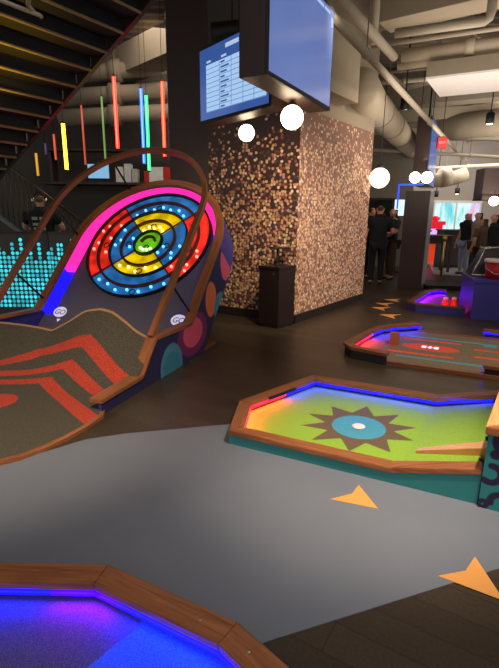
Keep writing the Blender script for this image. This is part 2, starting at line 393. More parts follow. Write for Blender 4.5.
# skirt below the ramp's far edge and its light wood lip
TRIMW = wood('light_ply_edge', '#b5824f', '#cf9a62')
bm = bmesh.new(); L_ = np.linspace(-2.1, -.04, 70); v0 = []; v1 = []
for l in L_:
    z = float(hfield(np.array(l), np.array(.72))); v0.append(bm.verts.new((l, .722, .0))); v1.append(bm.verts.new((l, .722, z)))
for i in range(len(L_)-1): bm.faces.new((v0[i], v0[i+1], v1[i+1], v1[i]))
frombm('ramp_back_board', bm, DARK, hole)
def ribbon(name, pts, wv, tv, mat, parent, close=False):
    """band following pts; wv and tv give the width and thickness vectors at each point"""
    bm = bmesh.new(); uv = bm.loops.layers.uv.new('UVMap'); rings = []; acc = 0; us = []
    pts = [Vector(p) for p in pts]
    for i, p in enumerate(pts):
        if i: acc += (p-pts[i-1]).length
        us.append(acc); w = wv(i); t = tv(i)
        rings.append([bm.verts.new(q) for q in (p, p+w, p+w+t, p+t)])
    for i in range(len(pts)-1):
        for k in range(4):
            f = bm.faces.new((rings[i][k], rings[i][(k+1) % 4], rings[i+1][(k+1) % 4], rings[i+1][k]))
            for l, (ii, kk) in zip(f.loops, ((i, k), (i, k+1), (i+1, k+1), (i+1, k))): l[uv].uv = (us[ii], kk*.07)
    bm.faces.new(rings[0][::-1]); bm.faces.new(rings[-1])
    return frombm(name, bm, mat, parent)
ribbon('ramp_lip', [(l, .715, float(hfield(np.array(l), np.array(.72)))-.012) for l in L_], lambda i: Vector((0, .022, 0)), lambda i: Vector((0, 0, .02)), TRIMW, hole)
# thin ground edge strip round the front of the turf
fp = [(.0, -.12)]+front[2:-1]
fine = []
for i in range(len(fp)-1):
    for k in range(4): fine.append(Vector(fp[i]).lerp(Vector(fp[i+1]), k/4))
fine.append(Vector(fp[-1]))
off = offset_path([(p.x, p.y) for p in fine], -.035)
bm = bmesh.new(); uv = bm.loops.layers.uv.new('UVMap'); rings = []
for p, q in zip(fine, off):
    rings.append([bm.verts.new(v) for v in ((p.x, p.y, .0), (q.x, q.y, .0), (q.x, q.y, .03), (p.x, p.y, .034))])
acc = 0
for i in range(len(rings)-1):
    st = (fine[i+1]-fine[i]).length
    for k in range(4):
        f = bm.faces.new((rings[i][k], rings[i][(k+1) % 4], rings[i+1][(k+1) % 4], rings[i+1][k]))
        for l, (aa, kk) in zip(f.loops, ((acc, k), (acc, k+1), (acc+st, k+1), (acc+st, k))): l[uv].uv = (aa, kk*.03)
    acc += st
frombm('edge_strip', bm, WOOD, hole)

# side walls (indigo with big discs) on the right, plain on the left
circ = [((1.49, .285), (.36, .245), '#7a2a5e'), ((1.49, .30), (.235, .165), '#e0566f'), ((1.0, .05), (.225, .25), '#4f86a3'), ((1.0, .03), (.185, .18), '#3a7f96'),
        ((1.97, .59), (.15, .21), '#d9703f'), ((2.24, .44), (.185, .2), '#3f7f9a'), ((2.42, 1.0), (.16, .24), '#c4526f')]
CIRC = patterned('indigo_disc_panel', '#2c2a4d', [c[2] for c in circ], speck=.08, rough=.5, bump=0, edge=.006)
pU = P3(0, UC); pB = P3(0, UC, -.5)
side = [(-.14, 0), (-.14, .095), (.455, .105), (.72, .405), (S0, .385), (pU.y, pU.z-.03), (pB.y, pB.z), (1.745, 0)]
def cd(c): return lambda U, V: np.hypot((U-c[0][0])/c[1][0], (V-c[0][1])/c[1][1])*min(c[1])-min(c[1])
def wall_pos(l): return lambda U, V: np.stack([np.full(U.shape, l), U, V], -1)
def clip_field(name, l, mat, attrs):
    us = np.linspace(-.15, 2.62, 280); vs = np.linspace(0, 1.26, 128)
    return field(name, us, vs, wall_pos(l), mat, hole, attrs, keep=lambda U, V: sd_poly(U, V, side)+.004)
clip_field('side_panel', .03, CIRC, [cd(c) for c in circ])
bm = bmesh.new(); A = [bm.verts.new((-2.15, s, z)) for s, z in side]; B = [bm.verts.new((-2.12, s, z)) for s, z in side]
bm.faces.new(A); bm.faces.new(B[::-1])
for i in range(len(side)): bm.faces.new((A[i], A[(i+1) % 8], B[(i+1) % 8], B[i]))
frombm('side_panel', bm, NAVY, hole)
bm = bmesh.new(); A = [bm.verts.new((-.0, s, z-.004 if z > 0 else z)) for s, z in side]; B = [bm.verts.new((.027, s, z-.004 if z > 0 else z)) for s, z in side]
bm.faces.new(A); bm.faces.new(B[::-1])
for i in range(len(side)): bm.faces.new((A[i], A[(i+1) % 8], B[(i+1) % 8], B[i]))
frombm('side_board', bm, NAVY, hole)
# floor trim wedge behind the panel
plank('floor_trim', [(.03, 1.74), (.03, 2.1), (-.3, 2.1), (-.3, 1.74)], .0, .05, WOOD_D, hole)

# rim of the housing: straight sides and a round top, in the tilted plane
def stadium(u0, inset=0., n=48):
    r = HW-inset; pts = [(LC+r, u0+(UC-u0)*k/10) for k in range(10)]
    pts += [(LC+r*math.cos(PI*k/n), UC+r*math.sin(PI*k/n)) for k in range(n+1)]
    pts += [(LC-r, UC-(UC-u0)*k/10) for k in range(1, 11)]
    return pts
def band(name, u0, ins0, h0, ins1, h1, mat, n=48, attrs=None):
    """closed section band between two offsets (outer,h0)-(inner,h1) as a box section"""
    a = stadium(u0, ins0, n); b = stadium(u0, ins1, n)
    bm = bmesh.new(); uv = bm.loops.layers.uv.new('UVMap'); rings = []
    for (l0, u0_), (l1, u1_) in zip(a, b):
        rings.append([bm.verts.new(P3(l0, u0_, h0)), bm.verts.new(P3(l1, u1_, h0)), bm.verts.new(P3(l1, u1_, h1)), bm.verts.new(P3(l0, u0_, h1))])
    acc = 0
    for i in range(len(rings)-1):
        st = (rings[i+1][0].co-rings[i][0].co).length
        for k in range(4):
            f = bm.faces.new((rings[i][k], rings[i][(k+1) % 4], rings[i+1][(k+1) % 4], rings[i+1][k]))
            for l, (aa, kk) in zip(f.loops, ((acc, k), (acc, k+1), (acc+st, k+1), (acc+st, k))): l[uv].uv = (aa, kk*.08)
        acc += st
    bm.faces.new(rings[0][::-1]); bm.faces.new(rings[-1])
    return frombm(name, bm, mat, hole)
band('rim', 0, -.012, .012, .085, -.035, WOOD)
band('housing_shell', UC-.001, -.0, -.03, .03, -.5, CIRC if False else NAVY)
# back board
bm = bmesh.new(); st_ = stadium(-.35, .02); bm.faces.new([bm.verts.new(P3(l, u, -.48)) for l, u in st_]); frombm('back_board', bm, DARK, hole)
# board that carries the dial
BOARD = plain('grey_target_board', '#746d7c', .3, var=.1, scale=6)
bm = bmesh.new(); st_ = stadium(-.5, .012)
A = [bm.verts.new(P3(l, u, -.15)) for l, u in st_]; B = [bm.verts.new(P3(l, u, -.18)) for l, u in st_]
bm.faces.new(A); bm.faces.new(B[::-1])
for i in range(len(A)): bm.faces.new((A[i], A[(i+1) % len(A)], B[(i+1) % len(A)], B[i]))
frombm('target_board', bm, BOARD, hole)
# inner rim wall with LED light painted as glow: blue low on both sides, pink over the top
def wall_glow(name, sel, mat):
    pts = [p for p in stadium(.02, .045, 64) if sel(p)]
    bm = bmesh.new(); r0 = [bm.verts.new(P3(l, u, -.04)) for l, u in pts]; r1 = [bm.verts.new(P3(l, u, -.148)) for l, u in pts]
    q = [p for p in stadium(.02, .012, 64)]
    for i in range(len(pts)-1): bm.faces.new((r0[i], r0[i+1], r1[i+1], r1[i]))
    # shallow sloped foot of the painted glow on the board
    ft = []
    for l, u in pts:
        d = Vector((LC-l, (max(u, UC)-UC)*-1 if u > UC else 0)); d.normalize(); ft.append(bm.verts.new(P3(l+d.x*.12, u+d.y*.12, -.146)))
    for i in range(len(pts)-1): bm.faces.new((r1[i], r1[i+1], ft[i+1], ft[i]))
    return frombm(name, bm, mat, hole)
PINK = glow('pink_wall_glow', '#ff2aa0', 1.15, '#c03080'); BLUED = glow('blue_wall_glow', '#1a10ff', 1.5, '#2020a0'); VIOD = glow('violet_wall_glow', '#3a10d0', 1.6, '#402080')
wall_glow('wall_glow_band', lambda p: p[0] < LC and p[1] < .80, BLUED)
wall_glow('wall_glow_band', lambda p: p[0] < LC-.0 and p[1] >= .66 or (p[0] >= LC and p[1] > 1.42), PINK)
wall_glow('wall_glow_band', lambda p: p[0] > LC and p[1] <= 1.45, VIOD)
# dial
DC = (LC, 1.218)
dialM = lambda r, a, h: P3(DC[0]+r*math.cos(a), DC[1]+r*math.sin(a), h)
bm = bmesh.new(); A = [bm.verts.new(dialM(.865, 2*PI*k/64, -.15)) for k in range(64)]; B = [bm.verts.new(dialM(.865, 2*PI*k/64, -.143)) for k in range(64)]
bm.faces.new(A[::-1]); bm.faces.new(B)
for k in range(64): bm.faces.new((A[k], A[(k+1) % 64], B[(k+1) % 64], B[k]))
dial = frombm('target_dial', bm, BLACK, hole)
def cellmat(nm, c, s):
    m, nt, b = newmat(nm); tc = N(nt, 'ShaderNodeTexCoord'); nz = N(nt, 'ShaderNodeTexNoise'); nz.inputs['Scale'].default_value = 7; nz.inputs['Detail'].default_value = 1
    nt.links.new(tc.outputs['Object'], nz.inputs['Vector']); mr = N(nt, 'ShaderNodeMapRange'); mr.inputs['From Min'].default_value = .35; mr.inputs['From Max'].default_value = .7
    mr.inputs['To Min'].default_value = s*.45; mr.inputs['To Max'].default_value = s*1.5; nt.links.new(nz.outputs['Fac'], mr.inputs['Value'])
    b.inputs['Base Color'].default_value = lin(c); b.inputs['Emission Color'].default_value = lin(c); nt.links.new(mr.outputs['Result'], b.inputs['Emission Strength'])
    b.inputs['Roughness'].default_value = .35; return m
CM = {'red': cellmat('red_cell', '#f02c20', .75), 'blue': cellmat('blue_cell', '#2f7fd0', .42), 'yellow': cellmat('yellow_cell', '#e8c400', .72), 'green': cellmat('green_cell', '#6fd020', .6)}
BROWN = plain('brown_pocket_wall', '#5a2f1c', .5)
BLB = {'red': glow('red_bulb', '#ff9080', 2.2), 'blue': glow('blue_bulb', '#66ccff', 2.0), 'yellow': glow('yellow_bulb', '#fff090', 2.2), 'green': glow('green_bulb', '#d0ffa0', 3)}
def sector(name, r0, r1, a0, a1, h0, h1, mat, parent, n=18):
    bm = bmesh.new(); R = []
    for k in range(n+1):
        a = a0+(a1-a0)*k/n
        R.append([bm.verts.new(dialM(r, a, h)) for r, h in ((r0, h0), (r1, h0), (r1, h1), (r0, h1))])
    for A, B in zip(R, R[1:]):
        for k in range(4): bm.faces.new((A[k], A[(k+1) % 4], B[(k+1) % 4], B[k]))
    if abs(a1-a0) < 2*PI-.01: bm.faces.new(R[0][::-1]); bm.faces.new(R[-1])
    return frombm(name, bm, mat, parent)
bulb_bm = bmesh.new(); bmesh.ops.create_icosphere(bulb_bm, subdivisions=2, radius=.020); bulb_me = bpy.data.meshes.new('led_bulb'); bulb_bm.to_mesh(bulb_me); bulb_bm.free()
for p in bulb_me.polygons: p.use_smooth = True
bulb_me_c = {}
for k, m in BLB.items(): q = bulb_me.copy(); q.materials.append(m); bulb_me_c[k] = q
def bulb(parent, col, r, a):
    o = bpy.data.objects.new('led_bulb', bulb_me_c[col]); COL.objects.link(o); o.parent = parent; o.location = dialM(r, a, -.125)
def ringhole(parent, r, a):
    c = dialM(r, a, -.132); bm = bmesh.new(); X = P3(1, 0)-P3(0, 0); Y = P3(0, 1)-P3(0, 0)
    bm_tube(bm, [c+X*.038*math.cos(t)+Y*.038*math.sin(t) for t in np.linspace(0, 2*PI, 17)], .007, 6, False)
    frombm('ball_cup', bm, BLACK, parent, True)
q = PI/4
for (r0, r1, tag_) in ((.20, .545, 'mid'), (.545, .86, 'out')):
    for i in range(4):
        a0 = -q+i*PI/2+.012; a1 = a0+PI/2-.024
        col = (('blue', 'yellow') if tag_ == 'mid' else ('red', 'blue'))[i % 2]
        ce_ = sector('target_pocket', r0+.012, r1-.012, a0, a1, -.143, -.139, CM[col], hole)
        rm = r0+(r1-r0)*.52
        sector('ledge', rm-.016, rm+.016, a0, a1, -.139, -.105, BROWN, ce_)
        amid = (a0+a1)/2
        ringhole(ce_, (r0+rm)/2 if i in (0, 1, 2) else (rm+r1)/2, amid + (-.12 if i == 0 else .1))
        nb = 7 if tag_ == 'out' else 5
        for k in range(nb):
            if i == 3:   rr, aa = (rm+.05 if k % 2 else r1-.07), a0+(a1-a0)*(k+.6)/(nb+.2)
            elif i == 1: rr, aa = r0+.05+.03*(k % 2), a0+(a1-a0)*(k+.6)/(nb+.2)
            else:
                lo = (i == 2); f = .08+.46*k/nb; rr = (r0+.06, r1-.06, rm+.05)[k % 3]; aa = (a1-(a1-a0)*f) if lo else a0+(a1-a0)*f
                if i == 2: aa = a1-(a1-a0)*(.30+.6*k/nb)
            bulb(ce_, col, rr, aa)
gc = sector('target_pocket', .001, .185, 0, 2*PI, -.143, -.139, CM['green'], hole, 36)
sector('ledge', .085, .115, .3, PI-.1, -.139, -.105, BROWN, gc)
ringhole(gc, .08, -PI/2)
for k in range(4): bulb(gc, 'green', .12, -PI/2-.7+.45*k)
for r in (.193, .546, .862): sector('divider_ring', r-.010, r+.010, 0, 2*PI, -.143, -.10, BLACK, hole, 64)
for i in range(4):
    a = q+i*PI/2; bm = bmesh.new(); bm_tube(bm, [dialM(.20, a, -.12), dialM(.86, a, -.12)], .010, 6); frombm('divider_bar', bm, BROWN, hole)
# GO discs
PALE = glow('go_disc_white', '#e8e0ff', .55, '#d8d8e8'); INK = plain('ink', '#3a2560', .5)
X3 = P3(1, 0)-P3(0, 0); Y3 = P3(0, 1)-P3(0, 0); N3 = P3(0, 0, 1)-P3(0, 0)
for l, u in ((-1.895, .065), (-.225, .11)):
    bm = bmesh.new(); A = [bm.verts.new(P3(l+.095*math.cos(t), u+.075*math.sin(t), -.149)) for t in np.linspace(0, 2*PI, 33)[:-1]]; B = [bm.verts.new(v.co+N3*.006) for v in A]
    bm.faces.new(A[::-1]); bm.faces.new(B)
    for k in range(32): bm.faces.new((A[k], A[(k+1) % 32], B[(k+1) % 32], B[k]))
    g = frombm('go_disc', bm, PALE, hole)
    mt = Matrix((X3, Y3, N3)).transposed().to_4x4(); mt.translation = P3(l, u-.005, -.142)
    textmesh('lettering', 'GO', .10, INK, g, mt, .001, .2)
    bm = bmesh.new(); A = [bm.verts.new(P3(l+x+.03, u+y, -.148)) for x, y in ((-.03, -.10), (.03, -.10), (0, -.145))]; bm.faces.new(A); frombm('triangle_mark', bm, PALE, hole)
# wood caps on the sides
def cap(name, s0, z0, s1, z1, l0, l1, mat, t=.035):
    bm = bmesh.new(); uv = bm.loops.layers.uv.new('UVMap')
    V = [bm.verts.new((l, s, z)) for (s, z) in ((s0, z0), (s1, z1)) for (l, dz) in ((l0, 0), (l1, 0))]
    T = [bm.verts.new((v.co.x, v.co.y, v.co.z+t)) for v in V]
    order = (0, 1, 3, 2)
    bm.faces.new([V[i] for i in order][::-1]); bm.faces.new([T[i] for i in order])
    for a, b in zip(order, order[1:]+order[:1]): bm.faces.new((V[a], V[b], T[b], T[a]))
    bmesh.ops.bevel(bm, geom=list(bm.edges), offset=.004, segments=2, affect='EDGES')
    for f in bm.faces:
        for l in f.loops: l[uv].uv = (l.vert.co.y+l.vert.co.z, l.vert.co.x)
    return frombm(name, bm, mat, hole)
for l0, l1 in ((-.085, .04), (-2.16, -2.05)):
    cap('side_cap', -.15, .10, .455, .105, l0, l1, WOOD); cap('side_cap', .455, .105, .725, .405, l0, l1, WOOD); cap('side_cap', .725, .405, 1.46, .385, l0, l1, WOOD)
# blue strips under the caps
for l in (-.008, -2.065):
    tube('led_strip', [(l-.075 if l > -1 else l, .0, .085), (l-.075 if l > -1 else l, .45, .09)], .006, LED_BLUE, hole, 6)
    if l > -1: tube('led_strip', [(l-.02, .80, .33), (l-.02, 1.40, .30)], .008, LED_BLUE, hole, 6); tube('led_strip', [(l-.08, .47, .10), (l-.08, .70, .36)], .007, LED_VIOLET, hole, 6)
# hoop guard held off the rim by struts
hp = stadium(-.49, .015, 56)
ribbon('hoop', [P3(l, u, .52) for l, u in hp], lambda i: (Vector(P3(LC, max(min(hp[i][1], UC), -.49), .52))-P3(hp[i][0], hp[i][1], .52)).normalized()*.055, lambda i: N3*.06, WOOD, hole)
for l, u in ((-1.62, 2.05), (-2.09, 1.2), (-2.09, .15), (-.04, .15)):
    tube('strut', [P3(l, u, -.0), P3(l, u, .53)], .012, BLACK, hole, 8)

# ------------------------------------------------------------------ dot light panel left of the target, speaker-like boards
def dotmat():
    m, nt, b = newmat('cyan_dot_panel')
    tc = N(nt, 'ShaderNodeTexCoord'); sx = N(nt, 'ShaderNodeVectorMath', operation='SCALE'); sx.inputs['Scale'].default_value = 1/.064
    nt.links.new(tc.outputs['UV'], sx.inputs[0])
    fl_ = N(nt, 'ShaderNodeVectorMath', operation='FLOOR'); nt.links.new(sx.outputs[0], fl_.inputs[0])
    fr_ = N(nt, 'ShaderNodeVectorMath', operation='FRACTION'); nt.links.new(sx.outputs[0], fr_.inputs[0])
    ds = N(nt, 'ShaderNodeVectorMath', operation='DISTANCE'); nt.links.new(fr_.outputs[0], ds.inputs[0]); ds.inputs[1].default_value = (.5, .5, 0)
    lt = N(nt, 'ShaderNodeMath', operation='LESS_THAN'); nt.links.new(ds.outputs['Value'], lt.inputs[0]); lt.inputs[1].default_value = .40
    sp = N(nt, 'ShaderNodeSeparateXYZ'); nt.links.new(fl_.outputs[0], sp.inputs[0])
    w = N(nt, 'ShaderNodeTexWhiteNoise', noise_dimensions='1D'); nt.links.new(sp.outputs['X'], w.inputs['W'])
    m1 = N(nt, 'ShaderNodeMapRange'); m1.inputs['To Min'].default_value = 13.5; m1.inputs['To Max'].default_value = 18.5; nt.links.new(w.outputs['Value'], m1.inputs['Value'])
    l2 = N(nt, 'ShaderNodeMath', operation='LESS_THAN'); nt.links.new(sp.outputs['Y'], l2.inputs[0]); nt.links.new(m1.outputs['Result'], l2.inputs[1])
    g2 = N(nt, 'ShaderNodeMath', operation='GREATER_THAN'); nt.links.new(sp.outputs['Y'], g2.inputs[0]); g2.inputs[1].default_value = 2
    w2 = N(nt, 'ShaderNodeTexWhiteNoise', noise_dimensions='2D'); nt.links.new(fl_.outputs[0], w2.inputs['Vector'])
    g3 = N(nt, 'ShaderNodeMapRange'); nt.links.new(w2.outputs['Value'], g3.inputs['Value']); g3.inputs['To Min'].default_value = .45; g3.inputs['To Max'].default_value = 1.3
    cur = lt.outputs[0]
    for o in (l2.outputs[0], g2.outputs[0], g3.outputs['Result']):
        k = N(nt, 'ShaderNodeMath', operation='MULTIPLY'); nt.links.new(cur, k.inputs[0]); nt.links.new(o, k.inputs[1]); cur = k.outputs[0]
    b.inputs['Base Color'].default_value = lin('#4a4440'); b.inputs['Emission Color'].default_value = lin('#2fd8e6'); nt.links.new(cur, b.inputs['Emission Strength']); b.inputs['Roughness'].default_value = .5
    return m
DOT = dotmat()
dp = thing('dot_light_panel', 'dark folding board covered in cyan light dots, left of the tilted target', 'light panel', (-3.0, 6.75, 0))
def dotboard(name, a, b):
    a = Vector(a)-Vector((-3.0, 6.75, 0)); b = Vector(b)-Vector((-3.0, 6.75, 0))
    bm = bmesh.new(); uv = bm.loops.layers.uv.new('UVMap'); d = b-a; nrm = Vector((-d.y, d.x, 0)).normalized()*.04
    P = [a, b, b+nrm, a+nrm]; A = [bm.verts.new((p.x, p.y, 0)) for p in P]; B = [bm.verts.new((p.x, p.y, 1.27)) for p in P]
    bm.faces.new(A[::-1]); bm.faces.new(B)
    for i in range(4): bm.faces.new((A[i], A[(i+1) % 4], B[(i+1) % 4], B[i]))
    for f in bm.faces:
        up_ = abs(f.normal.z) > .5
        for l in f.loops: l[uv].uv = ((l.vert.co-a).to_2d().dot(d.to_2d().normalized()), l.vert.co.z) if not up_ else (0, 0)
    return frombm(name, bm, DOT, dp)
dotboard('dot_board', (-4.3, 6.75, 0), (-2.92, 6.78, 0)); dotboard('dot_board', (-2.90, 6.78, 0), (-2.46, 6.60, 0))
def topcap(a, b):
    a = Vector(a)-Vector((-3.0, 6.75, 0)); b = Vector(b)-Vector((-3.0, 6.75, 0)); d = b-a; n = Vector((-d.y, d.x, 0)).normalized()*.06
    prism('top_cap', [(a-n*.3)[:2], (b-n*.3)[:2], (b+n)[:2], (a+n)[:2]], 1.27, 1.30, DARK, dp)
topcap((-4.3, 6.75, 0), (-2.92, 6.78, 0)); topcap((-2.90, 6.78, 0), (-2.46, 6.60, 0))

# ------------------------------------------------------------------ green sunburst hole
E1 = Vector((.903, -.43, 0)); E2 = Vector((.43, .903, 0))
def loc2(o, x, y): return (o.x*0+x*E1.x+y*E2.x, x*E1.y+y*E2.y)
GA = Vector((-.142, 2.983, 0))
sun = thing('sunburst_golf_hole', 'octagonal lime green mini golf hole with brown sunburst around a blue disc', 'golf hole', GA)
def g(x, y): return Vector((x*E1.x+y*E2.x, x*E1.y+y*E2.y))
def inv(w): w = Vector(w)-GA.to_2d(); return (w.dot(E1.to_2d()), w.dot(E2.to_2d()))
HB = .11
W_ = 1.45
# outline in hole coordinates (x along the near side, y away from the viewer)
o_near = [(0, 0), (1.112, 0), (1.62, 0)]
o_left = [(-.17, .55), (.165, 1.40)]
outer = [(1.597, 0, .230), (1.112, 0, HB), (0, 0, HB), (-.175, .52, HB), (.165, 1.385, HB), (1.27, 1.40, HB), (1.765, 1.40, .235)]
op = [g(x, y) for x, y, z in outer]; ip = offset_path(op, .10)
for i in range(len(op)-1):
    z0_, z1_ = outer[i][2], outer[i+1][2]
    plank('curb', [op[i], op[i+1], ip[i+1], ip[i]], -.035, 0, WOOD, sun, lift=(z0_, z1_, z1_, z0_))
for i in range(len(op)-1):   # teal sides
    a, b = op[i], op[i+1]; n = (b-a).normalized(); n = Vector((n.y, -n.x))
    prism('side_panel', [a+n*.008, b+n*.008, b+n*.03, a+n*.03], 0, 0, TEAL, sun, ztop=[outer[i][2]-.035, outer[i+1][2]-.035, outer[i+1][2]-.035, outer[i][2]-.035])
cen = inv((.84, 3.24))
star = []
stw = [(.697, 3.626), (1.0, 3.633), (1.221, 3.466), (1.283, 3.231), (1.192, 3.02), (.971, 2.848), (.689, 2.862), (.448, 3.02), (.395, 3.259), (.478, 3.475)]
for k in range(10):
    w = inv(stw[k]); star.append(w); w2 = inv(stw[(k+1) % 10]); mx_ = ((w[0]+w2[0])/2-cen[0], (w[1]+w2[1])/2-cen[1]); d = math.hypot(*mx_)
    star.append((cen[0]+mx_[0]/d*.255, cen[1]+mx_[1]/d*.255))
LIME = patterned('lime_turf', '#8db038', ['#6a5740', '#4a97b0'], speck=.4, speck_scale=220, rough=.95)
op2 = [inv(p+GA.to_2d()) for p in op]; keepp = op2
def sun_z(U, V): return .022+np.clip((U-1.12-.11*V)/.5, 0, 1.1)*.14
field('turf', np.linspace(-.2, 1.85, 150), np.linspace(-.0, 1.42, 110), lambda U, V: np.stack([U*E1.x+V*E2.x, U*E1.y+V*E2.y, sun_z(U, V)], -1), LIME, sun,
      [lambda U, V: sd_poly(U, V, star), lambda U, V: sd_circ(U, V, cen, .20)], keep=lambda U, V: np.maximum(sd_poly(U, V, keepp)+.045, U-1.575-.13*V))
cupm = plain('white_cup', '#e8e0d4', .5, var=.03)
lathe('cup_disc', [(.045, 0), (.05, .004), (.045, .008), (.02, .009)], cupm, sun, 20, (*g(*cen), .023))
# light strips under the far curbs
def strip(parent, a, b, z, mat, r=.011, zb=None): return tube('led_strip', [(a[0], a[1], z), (b[0], b[1], z if zb is None else zb)], r, mat, parent, 6)
qp = offset_path(op, .092)
def ledlamp(root, a, b, z, col, watts, tilt=50):
    """the light thrown by an led strip: a thin bar lamp along a-b under the curb, aimed across the turf to the right of a-b"""
    a = Vector((a[0], a[1], 0)); b = Vector((b[0], b[1], 0)); d = (b-a); L = d.length; d.normalize(); n = Vector((d.y, -d.x, 0))
    l = bpy.data.lights.new('led_strip_light', 'AREA'); l.shape = 'RECTANGLE'; l.size = L*.96; l.size_y = .02; l.energy = watts*L; l.color = col
    o = bpy.data.objects.new('led_strip_light', l); COL.objects.link(o)
    zd = -(n*math.cos(math.radians(tilt))+Vector((0, 0, -math.sin(math.radians(tilt))))); yd = zd.cross(d)
    mw = Matrix((d, yd, zd)).transposed().to_4x4(); mw.translation = root.location+(a+b)/2+Vector((0, 0, z))+n*.016; o.matrix_world = mw
BLU, VIO, PNK = (.002, .005, 1), (.2, .0, 1), (1, .03, .06)
for a_, b_, z_, m_, c_l, w_ in [(qp[4], qp[5], .062, LED_BLUE, BLU, 5), (qp[5], qp[6].lerp(qp[5], .15), .10, LED_BLUE, BLU, 3.5), (qp[3].lerp(qp[4], .5), qp[4], .062, LED_BLUE, BLU, 5),
                                (qp[3], qp[3].lerp(qp[4], .5), .062, LED_RED, PNK, 4), (qp[2].lerp(qp[3], .1), qp[3], .062, LED_RED, PNK, 4)]:
    strip(sun, a_, b_, .062 if z_ == .10 else z_, m_, zb=.165 if z_ == .10 else None)
    if z_ != .10: ledlamp(sun, a_, b_, z_, c_l, w_)
    else: ledlamp(sun, a_, b_, .15, c_l, w_, 75)
# putter-rest slot on the inner left curb
box('slot_plate', (*(ip[3].lerp(ip[4], .45)), .088), (.34, .03, .025), BLACK, sun, rotz=math.atan2((ip[4]-ip[3]).y, (ip[4]-ip[3]).x))
# wooden wedge
WW = wood('pale_pine', '#c98d55', '#e2ad72')
def bmwedge(name, p0, p1, w0, w1, h0, h1, zb0, zb1, mat, parent):
    d = (p1-p0).normalized(); n = Vector((-d.y, d.x)); bm = bmesh.new(); uv = bm.loops.layers.uv.new('UVMap')
    A = [(p0, zb0), (p1, zb1), (p1+n*w1, zb1), (p0+n*w0, zb0)]; H = [h0, h1, h1, h0]
    a = [bm.verts.new((p.x, p.y, z)) for p, z in A]; b = [bm.verts.new((p.x, p.y, z+h)) for (p, z), h in zip(A, H)]
    bm.faces.new(a[::-1]); bm.faces.new(b)
    for i in range(4): bm.faces.new((a[i], a[(i+1) % 4], b[(i+1) % 4], b[i]))
    for f in bm.faces:
        for l in f.loops: q_ = l.vert.co.to_2d(); l[uv].uv = (q_.dot(d), q_.dot(n)+l.vert.co.z)
    return frombm(name, bm, mat, parent)
bmwedge('wedge_ramp', g(1.22, .40), g(1.66, .33), .05, .13, .02, .075, .035, .14, WW, sun)
bmwedge('wedge_rail', g(1.22, .393), g(1.66, .323), .008, .008, .024, .08, .035, .14, plain('pine_edge', '#c98a4c', .5), sun)

# raised end block with scroll pattern
blk = thing('raised_tee_block', 'raised teal block with dark scroll pattern and wooden top frame, right of the sunburst hole', 'golf hole block', GA)
bx0, bx1, by0, by1, bh = 1.60, 3.0, -.015, 1.44, .49
random.seed(3)
arcs = []
for (cx_, cz_, r_, a0_, a1_) in [(.10, .42, .06, 0, 7), (.27, .43, .04, 2, 6.2), (.04, .22, .05, -2.2, 1.6), (.19, .24, .085, .6, 5.2), (.10, .06, .045, -.4, 3.4), (.32, .10, .07, 0, 7), (.24, .09, .02, 0, 7), (.05, .34, .016, 0, 7), (.33, .3, .05, 1, 5), (.48, .40, .07, 0, 5), (.50, .18, .09, 1.5, 7), (.66, .3, .06, 0, 6), (.68, .08, .05, 0, 7), (.85, .36, .08, 0, 5), (.86, .15, .06, 2, 7), (1.05, .25, .09, 0, 5), (1.2, .4, .05, 0, 7), (1.25, .12, .08, 1, 6), (.02, .03, .02, 0, 7), (.14, .33, .012, 0, 7)]:
    arcs.append((cx_, cz_, r_, a0_, a1_))
def arcs_d(U, V):
    d = np.full(U.shape, 9.)
    for cx_, cz_, r_, a0_, a1_ in arcs:
        dx, dz = U-cx_, V-cz_; rr = np.hypot(dx, dz); th = np.arctan2(dz, dx)
        mid = (a0_+a1_)/2; half = (a1_-a0_)/2
        dth = np.abs((th-mid+PI) % (2*PI)-PI); w = .019 if r_ > .03 else .014
        inside = np.abs(rr-r_)-w
        if half < PI:
            ends = np.minimum(np.hypot(U-cx_-r_*math.cos(a0_), V-cz_-r_*math.sin(a0_)), np.hypot(U-cx_-r_*math.cos(a1_), V-cz_-r_*math.sin(a1_)))-w
            inside = np.where(dth < half, inside, ends)
        d = np.minimum(d, inside)
    return d
SCROLL = patterned('teal_scroll_panel', '#2f7d7e', ['#2d2040'], speck=.05, rough=.55, bump=0, edge=.003)
bxf = 1.80
prism('block_body', [g(bx0, by0+.004), g(bx1, by0+.004), g(bx1, by1), g(bxf, by1)], 0, bh-.035, TEAL, blk)
field('front_panel', np.linspace(0, bx1-bx0, 240), np.linspace(.0, bh-.035, 80), lambda U, V: np.stack([(U+bx0)*E1.x+by0*E2.x, (U+bx0)*E1.y+by0*E2.y, V], -1), SCROLL, blk, [arcs_d])
bo = [g(bx1, by0-.02), g(bx0-.02, by0-.02), g(bxf-.02, by1+.02), g(bx1, by1+.02)]; bi = offset_path(bo, .085)
for i in range(3): plank('top_rail', [bo[i], bo[i+1], bi[i+1], bi[i]], bh-.035, bh+.012, WW if i == 1 else WOOD, blk)
prism('turf', [bi[0], bi[1], bi[2], bi[3]], bh-.035, bh-.004, plain('plain_lime_turf', '#8db038', .95, var=.25, scale=160), blk)

# ------------------------------------------------------------------ red oval hole
RA = Vector((1.24, 4.98, 0))
ov = thing('oval_golf_hole', 'grey brown mini golf hole with red oval and stripes, second hole from the front right', 'golf hole', RA)
def invR(w): w = Vector(w)-RA.to_2d(); return (w.dot(E1.to_2d()), w.dot(E2.to_2d()))
